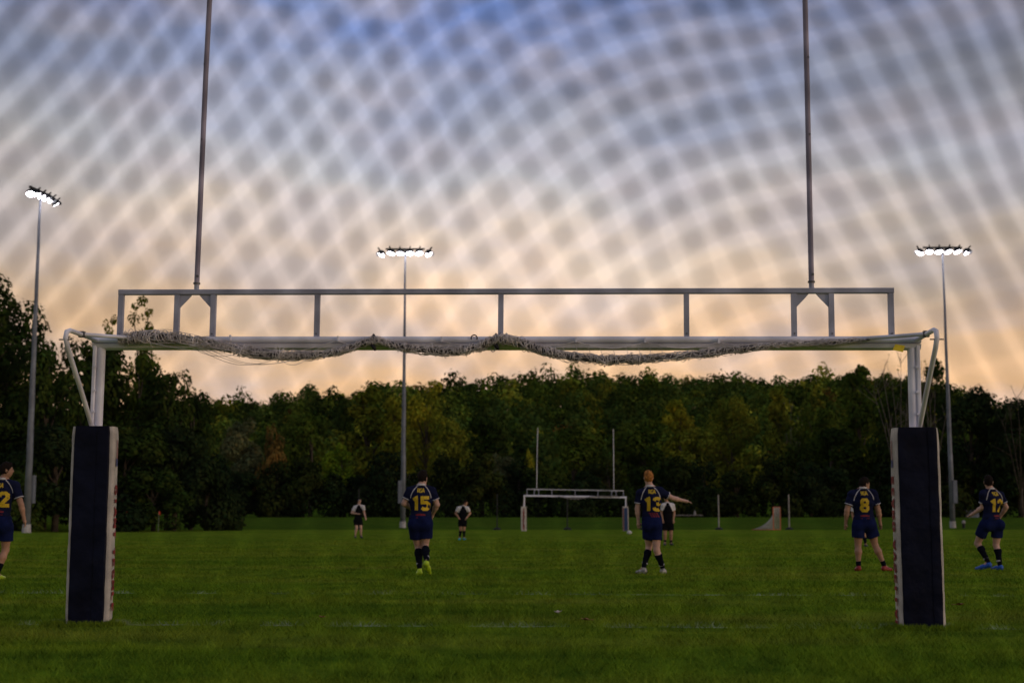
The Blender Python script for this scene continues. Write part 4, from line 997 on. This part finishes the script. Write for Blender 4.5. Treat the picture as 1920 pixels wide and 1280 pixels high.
    for i in (0, 1):
        g = Field(slv[i] - .16, slv[i] + .16, .007); c0 = slv[i] - sdir[i] * .022; g.cone(slv[i] - sdir[i] * .06, slv[i] + sdir[i] * .06, .0755 * B, .0730 * B, 0, planes=[(slv[i] - sdir[i] * (.004 if nav else -.002), sdir[i]), (c0, -sdir[i])])
        me_ = g.mesh('cuff')
        if me_ and nav: obj('cuff', me_, M_TRIM, shirt)
    # shorts
    g = Field(lo, hi, H); g.ell(pel - up * .02, (.180 * B, .140 * B, .17), yw, .05); g.ell(pel + up * .06, (.178 * B, .138 * B, .15), yw, .04)
    for i in (0, 1):
        e = lerp(hp[i], kn[i], .60); d = unit(kn[i] - hp[i]); g.ell(hp[i] - fw * .06 + up * .0, (.100 * B, .100, .112), yw, .05)
        g.cone(hp[i], e + d * .1, .111 * B, .108 * B, .030, planes=[(e, d)])
    g.wrinkle(.0055, 22, 15, px0 * .11); g.cut(pel + up * .10, up)
    shorts = obj('shorts', g.mesh('shorts'), M_SHORT_NAVY if nav else M_BLACKK, root)
    # socks and boots
    for i in (0, 1):
        d = unit(an[i] - kn[i]); top = lerp(kn[i], an[i], 1 - sock_top); ca = lerp(kn[i], an[i], .30) - fw * .018
        g = Field(np.minimum(kn[i], an[i]) - .15, np.maximum(kn[i], an[i]) + .15, .009); g.cone(kn[i], ca, .060, .0635 * B, .03, planes=[(top, -d)]); g.cone(ca, an[i], .0635 * B, .041, .03, planes=[(top, -d)]); g.cut(top, -d); g.wrinkle(.003, 25, 60, px0)
        me_ = g.mesh('sock'); so = obj('sock', me_, M_SOCK, root) if me_ else root
        if nav and tape:
            c0 = lerp(kn[i], an[i], .80); g = Field(c0 - .1, c0 + .1, .007); g.cone(c0 - d * .05, c0 + d * .05, .0525, .050, 0, planes=[(c0 + d * .016, d), (c0 - d * .016, -d)]); me_ = g.mesh('sock_band')
            if me_ and so is not root: obj('sock_band', me_, M_TRIM, so)
        t = to[i]; fd = unit(t - (an[i] - up * (an[i][2] - t[2]))); heel = an[i] - up * .055 - fd * .02; sole_n = unit(np.cross(np.cross(fd, up), fd))
        if t[2] < .05: heel[2] = max(.035, heel[2] if an[i][2] > .13 else .040)
        tt = t.copy(); tt[2] = max(tt[2], .022)
        L_ = np.linalg.norm(tt - heel)
        if L_ < .17: tt = heel + unit(tt - heel) * .19
        g = Field(np.minimum(heel, tt) - .16, np.maximum(heel, tt) + .17, .008)
        g.cone(heel, lerp(heel, tt, .5), .042, .043, .03); g.cone(lerp(heel, tt, .45), tt, .044, .030, .03); g.cone(heel + up * .01, an[i] - up * .012, .041, .040, .03)
        bt = obj('boot', g.mesh('boot'), M_BOOT[boot], root)
        fdir = unit(tt - heel); dn = unit(np.array([fdir[0] * fdir[2], fdir[1] * fdir[2], -(fdir[0] ** 2 + fdir[1] ** 2)]))
        mb = MB()
        for q in (.0, .18, .65, .92):
            for w_ in (-.022, .022):
                sd_ = unit(np.cross(fdir, dn)); c0 = lerp(heel, tt, q) + dn * .036 + sd_ * w_; mb.tube([c0, c0 + dn * .014], [.007, .005], 6)
        mb.build('studs', M_BOOT['black'], bt)
    # prints on the back, laid on the cloth
    if nav:
        bvh = BVHTree.FromPolygons([v_.co for v_ in sm_.vertices], [tuple(p_.vertices) for p_ in sm_.polygons])
        bdir = Vector(-fw)     # outward from the back
        ctr = (chest + uch) / 2
        def lay(strips, cx, cz, name, m_, off=.004):
            mb = MB()
            for si, st in enumerate(strips):
                b0 = len(mb.v); ok = True; pts = []
                for a0, a1, c0, c1 in st:
                    for (q0, q1) in ((a0, a1), (c0, c1)):
                        o_ = Vector(ctr) + Vector(rt) * (q0 + cx) + Vector((0, 0, q1 + cz)) + bdir * .6
                        hit = bvh.ray_cast(o_, -bdir)
                        pts.append(hit[0])
                last = None
                for k_ in range(len(pts)):
                    if pts[k_] is None: pts[k_] = last
                    last = pts[k_]
                if any(p_ is None for p_ in pts): continue
                mb.v += [tuple(p_ + bdir * (off + .0006 * si)) for p_ in pts]
                mb.f += [(b0 + 2 * i_, b0 + 2 * i_ + 1, b0 + 2 * i_ + 3, b0 + 2 * i_ + 2) for i_ in range(len(st) - 1)]
            if mb.v: mb.build(name, m_, shirt)
        lay(text2d('RGA', .070, .20, .06, .52), num_dx * .6, .118, 'team_letters', M_GOLD)
        lay(text2d(number, .235, .245, .10, .60), num_dx, -.105, 'number', M_NUM)
        if emblem == 'arc':
            lay([[(x, -.025 + .02 * math.cos(x * 14), x, -.040) for x in np.linspace(-.085, .085, 14)]], num_dx, -.275, 'red_emblem', M_CREST)
            lay([[(x, -.07, x, -.078) for x in np.linspace(-.08, .08, 10)]], num_dx, -.275, 'emblem_line', M_CREST)
        else:
            for k_ in range(4):
                x = -.085 + k_ * .042; lay([[(x + t * .05, .01 - t * .085, x + .022 + t * .05, .01 - t * .085) for t in np.linspace(0, 1, 6)]], num_dx + .01, -.26, 'red_slash', M_CREST)
        # raglan piping from collar to armpit on both sides
        for s_, i in ((-1, 0), (1, 1)):
            a = np.array([(neck - ctr) @ rt + s_ * .062, neck[2] - ctr[2] + .012]); e = np.array([(sh[i] - ctr) @ rt - s_ * .012, sh[i][2] - ctr[2] - .11]); c_ = np.array([e[0] * .86 + a[0] * .14, a[1] * .55 + e[1] * .45])
            pl = [(1 - t) ** 2 * a + 2 * t * (1 - t) * c_ + t * t * e for t in np.linspace(0, 1, 14)]
            st = stroke_strip(pl, .014, 1); lay([[(p_[0], p_[1], q_[0], q_[1]) for p_, q_ in st]], 0, 0, 'piping', M_TRIM, .005)
    tag(root, label, 'person', group)
    return root

NV = 'players in navy'; OP = 'players in black and white'
person('player in navy wearing 15 jogging away with bent arms', 787, 1076, 106,
       dict(head=(791, 896, .02), shl=(768, 922), shr=(809, 922), ell=(757, 944, .0), elr=(818, 946, .02), wrl=(768, 953, .24), wrr=(809, 964, .20), hpl=(777, 983), hpr=(798, 983), knl=(783, 1024, .14), knr=(796, 1023, .08), anl=(787, 1063, -.05), anr=(802, 1048, -.33), tol=(782, 1074, .18), tor=(807, 1071, -.20)),
       0, -22, 'navy', 'fair', 'dark', 'neon', '15', .86, group=NV, build=1.10)
person('red haired player in navy wearing 13 with an arm stretched out', 1222, 1073, 103,
       dict(head=(1218, 896), shl=(1202, 926), shr=(1240, 922), ell=(1197, 954, .02), elr=(1263, 934, .04), wrl=(1199, 977, .06), wrr=(1285, 939, .05), hpl=(1216, 984), hpr=(1231, 984), knl=(1219, 1024, .13), knr=(1231, 1030, -.06), anl=(1207, 1061, -.02), anr=(1243, 1063, .02), tol=(1196, 1071, .10), tor=(1249, 1072, .16)),
       0, 8, 'navy', 'fair', 'red', 'white', '13', .80, group=NV, num_dx=.028, emblem='slash', curl=.35)
person('player in navy wearing 8 standing with feet apart', 1622, 1068, 97,
       dict(head=(1626, 908, .02), shl=(1602, 928), shr=(1641, 926), ell=(1592, 957, .0), elr=(1650, 957, .0), wrl=(1590, 980, .05), wrr=(1654, 979, .05), hpl=(1612, 984), hpr=(1634, 984), knl=(1611, 1022, .03), knr=(1643, 1021, .03), anl=(1610, 1058), anr=(1658, 1058), tol=(1610, 1066, .20), tor=(1673, 1066, .10)),
       0, -68, 'navy', 'mid', 'dark', 'red', '8', .22, group=NV, build=1.12, tape=False)
person('player in navy wearing 12 stepping sideways in blue boots', 1862, 1066, 97,
       dict(head=(1860, 904), shl=(1847, 927, -.05), shr=(1883, 929, .06), ell=(1848, 951, .02), elr=(1893, 951, .06), wrl=(1834, 963, .18), wrr=(1886, 967, .18), hpl=(1850, 984), hpr=(1874, 984), knl=(1840, 1018, .16), knr=(1872, 1021, .08), anl=(1853, 1052, -.02), anr=(1875, 1057, .0), tol=(1836, 1065, .14), tor=(1865, 1065, .14)),
       24, -10, 'navy', 'fair', 'dark', 'blue', '12', .80, group=NV, num_dx=.02)
person('player in navy wearing 22 cut off by the left edge of the photo', 0, 1084, 114,
       dict(head=(9, 882), shl=(-24, 912), shr=(27, 912), ell=(-38, 945), elr=(39, 946), wrl=(-42, 972, .05), wrr=(44, 972, .04), hpl=(-12, 986), hpr=(13, 986), knl=(-14, 1030, .05), knr=(12, 1030, .04), anl=(-18, 1072), anr=(2, 1072, -.04), tol=(-20, 1082, .2), tor=(5, 1083, .2)),
       0, -66, 'navy', 'mid', 'dark', 'neon', '22', .42, group=NV, build=1.03, tape=False, shift=-6)
person('player in black and white with a dark cap looking sideways', 671, 1008, 37,
       dict(head=(672, 939), shl=(665, 951), shr=(680, 950), ell=(659, 961, -.05), elr=(682, 960, -.02), wrl=(672, 963, -.24), wrr=(685, 970, -.12), hpl=(667, 976), hpr=(675, 976), knl=(669, 990, -.1), knr=(677, 990, -.08), anl=(666, 1003), anr=(677, 1003), tol=(668, 1007, -.18), tor=(680, 1007, -.16)),
       -150, -100, 'black', 'fair', 'dark', 'black', None, .12, group=OP, capped=True, H=.013, build=1.08)
person('player in black and white with hands on hips and cyan boots', 866, 1011, 40.5,
       dict(head=(872, 943), shl=(859, 953), shr=(876, 953), ell=(854, 962, .03), elr=(881, 962, .03), wrl=(860, 970, -.10), wrr=(875, 970, -.10), hpl=(863, 979), hpr=(871, 979), knl=(864, 992, -.05), knr=(870, 992, -.05), anl=(862, 1006), anr=(870, 1006), tol=(861, 1010, -.18), tor=(873, 1010, -.18)),
       180, -110, 'black', 'mid', 'dark', 'cyan', None, .86, group=OP, H=.013)
person('player in black and white half hidden behind the red haired player', 1253, 1021, 50.5,
       dict(head=(1250, 933), shl=(1244, 948), shr=(1262, 948), ell=(1241, 961, .03), elr=(1265, 961, .02), wrl=(1243, 974, -.05), wrr=(1263, 975, -.04), hpl=(1248, 983), hpr=(1258, 983), knl=(1247, 1001, -.04), knr=(1258, 1001, -.04), anl=(1247, 1015), anr=(1258, 1016), tol=(1246, 1020, -.18), tor=(1260, 1020, -.18)),
       175, 170, 'black', 'mid', 'dark', 'black', None, .30, group=OP, H=.012)
person('player in black and white almost hidden behind the player wearing 8', 1612, 1024, 54,
       dict(head=(1613, 935), shl=(1603, 950), shr=(1622, 950), ell=(1600, 963, .02), elr=(1625, 963, .02), wrl=(1602, 977, -.04), wrr=(1623, 977, -.04), hpl=(1607, 987), hpr=(1618, 987), knl=(1609, 1004, -.03), knr=(1621, 1004, -.03), anl=(1611, 1018), anr=(1623, 1018), tol=(1611, 1023, -.18), tor=(1624, 1023, -.18)),
       180, 180, 'black', 'tan', 'dark', 'black', None, .86, group=OP, H=.012)

# ------------------------------------------------------------------ net close to the camera
# A slack knotted net hangs a little under a metre in front of the lens, leaning towards it lower down.
M_TWINE = mat('dark_twine', (.004, .004, .006), .95, var=.3, scale=60, spec=0.0)
UN = 1.0 / F
def net_depth(t):         # distance of the net at height parameter t (0 upper edge of view ... 1280 lower)
    return 1.20 - .28 * smooth01((t - 380) / 560.0)
R_pts = [np.array([-7200.0, 0.0])]
steps = []
def slope(x): return np.interp(x, [-7200, -400, 560, 900, 1130, 1400, 1800, 7000], [-1.20, -1.20, -1.12, -.62, -.22, -.26, -.36, -.36])
p_ = np.array([-3400.0, 0.0]); seq = [p_.copy()]
while p_[0] < 5200:
    sl_ = float(slope(p_[0])); L_ = 73.0; dx = L_ / math.sqrt(1 + sl_ * sl_); p_ = p_ + np.array([dx, sl_ * dx]); seq.append(p_.copy())
RR = np.array(seq); i0 = int(np.argmin(abs(RR[:, 0] - 676))); RR[:, 1] -= RR[i0, 1] - 20
E2 = np.array([31.5, 65.0])
def netpos(S2):
    s, t = S2[..., 0], S2[..., 1]; d = net_depth(t)
    wob = 6 * np.sin(s * .011 + t * .004) + 5 * np.sin(t * .013 - s * .003)
    s = s + wob; t = t + 5 * np.sin(s * .009 + 1) 
    return np.stack([(s - 960) * d * UN, d + .012 * np.sin(s * .004) * np.sin(t * .005), CAMZ + (970 - t) * d * UN], -1)
rsn = np.random.RandomState(3); grid = {}
T0, T1 = -1500.0, 3400.0
lines, rads = [], []
def in_net(q): return (q[:, 1] > T0) & (q[:, 1] < T1) & (q[:, 0] > -2600) & (q[:, 0] < 4500)
jmin, jmax = -60, 130
J_ = np.arange(jmin, jmax + 1)
G = RR[:, None, :] + J_[None, :, None] * E2[None, None, :] + rsn.randn(len(RR), len(J_), 2) * 2.6
RAD = .00140
for i in range(len(RR)):            # strands running down to the right
    q = G[i]; k = in_net(q); q = q[k]
    if len(q) > 2: lines.append(netpos(q)); rads.append(RAD * np.interp(q[:, 0], [0, 480, 1350, 1800], [.40, .90, .90, 1.6]) * np.interp(q[:, 1], [0, 350, 750], [1.42, 1.2, .80]))
for j in range(len(J_)):            # strands running down to the left
    q = G[:, j]; k = in_net(q); q = q[k]
    if len(q) > 2: lines.append(netpos(q)); rads.append(RAD * np.interp(q[:, 0], [0, 480, 1350, 1850], [1.6, .90, .90, .40]) * np.interp(q[:, 1], [0, 350, 750], [1.42, 1.2, .80]))
# knots where strands cross
qk = G.reshape(-1, 2); qk = qk[in_net(qk)]; kc = netpos(qk); kr = .0046 * (.85 + .3 * rsn.rand(len(kc))) * np.interp(qk[:, 1], [0, 350, 750], [1.38, 1.25, .85]) * np.interp(qk[:, 0], [0, 480, 1350, 1850], [.75, 1, 1, .75])
fv = (1 + 5 ** .5) / 2; ico = np.array([(-1, fv, 0), (1, fv, 0), (-1, -fv, 0), (1, -fv, 0), (0, -1, fv), (0, 1, fv), (0, -1, -fv), (0, 1, -fv), (fv, 0, -1), (fv, 0, 1), (-fv, 0, -1), (-fv, 0, 1)]); ico /= np.linalg.norm(ico[0])
icf = np.array([(0, 11, 5), (0, 5, 1), (0, 1, 7), (0, 7, 10), (0, 10, 11), (1, 5, 9), (5, 11, 4), (11, 10, 2), (10, 7, 6), (7, 1, 8), (3, 9, 4), (3, 4, 2), (3, 2, 6), (3, 6, 8), (3, 8, 9), (4, 9, 5), (2, 4, 11), (6, 2, 10), (8, 6, 7), (9, 8, 1)])
KV = (kc[:, None, :] + kr[:, None, None] * ico[None]).reshape(-1, 3); KF = (icf[None] + 12 * np.arange(len(kc))[:, None, None]).reshape(-1, 3)
root = empty('safety_net', (0, .95, 0))
o = obj('knots', mesh('knots', KV - np.array([0, .95, 0]), KF, True), M_TWINE, root); o['kind'] = 'stuff'
V, Q = np_tubes(lines, rads, 5); o = obj('mesh_cords', mesh('mesh_cords', V - np.array([0, .95, 0]), Q, True), M_TWINE, root); o['kind'] = 'stuff'
# border ropes
bl = []
for (a, b) in (((-2600, T0), (4500, T0)), ((-2600, T0), (-2600, T1)), ((4500, T0), (4500, T1))):
    q = np.stack([np.linspace(a[0], b[0], 60), np.linspace(a[1], b[1], 60)], -1); bl.append(netpos(q) - np.array([0, .95, 0]))
for pl in bl:
    V, Q = np_tubes([pl], [.005], 6); obj('border_rope', mesh('border_rope', V, Q, True), M_TWINE, root)
tag(root, 'blurred dark diamond mesh net hanging close in front of the whole view', 'net')
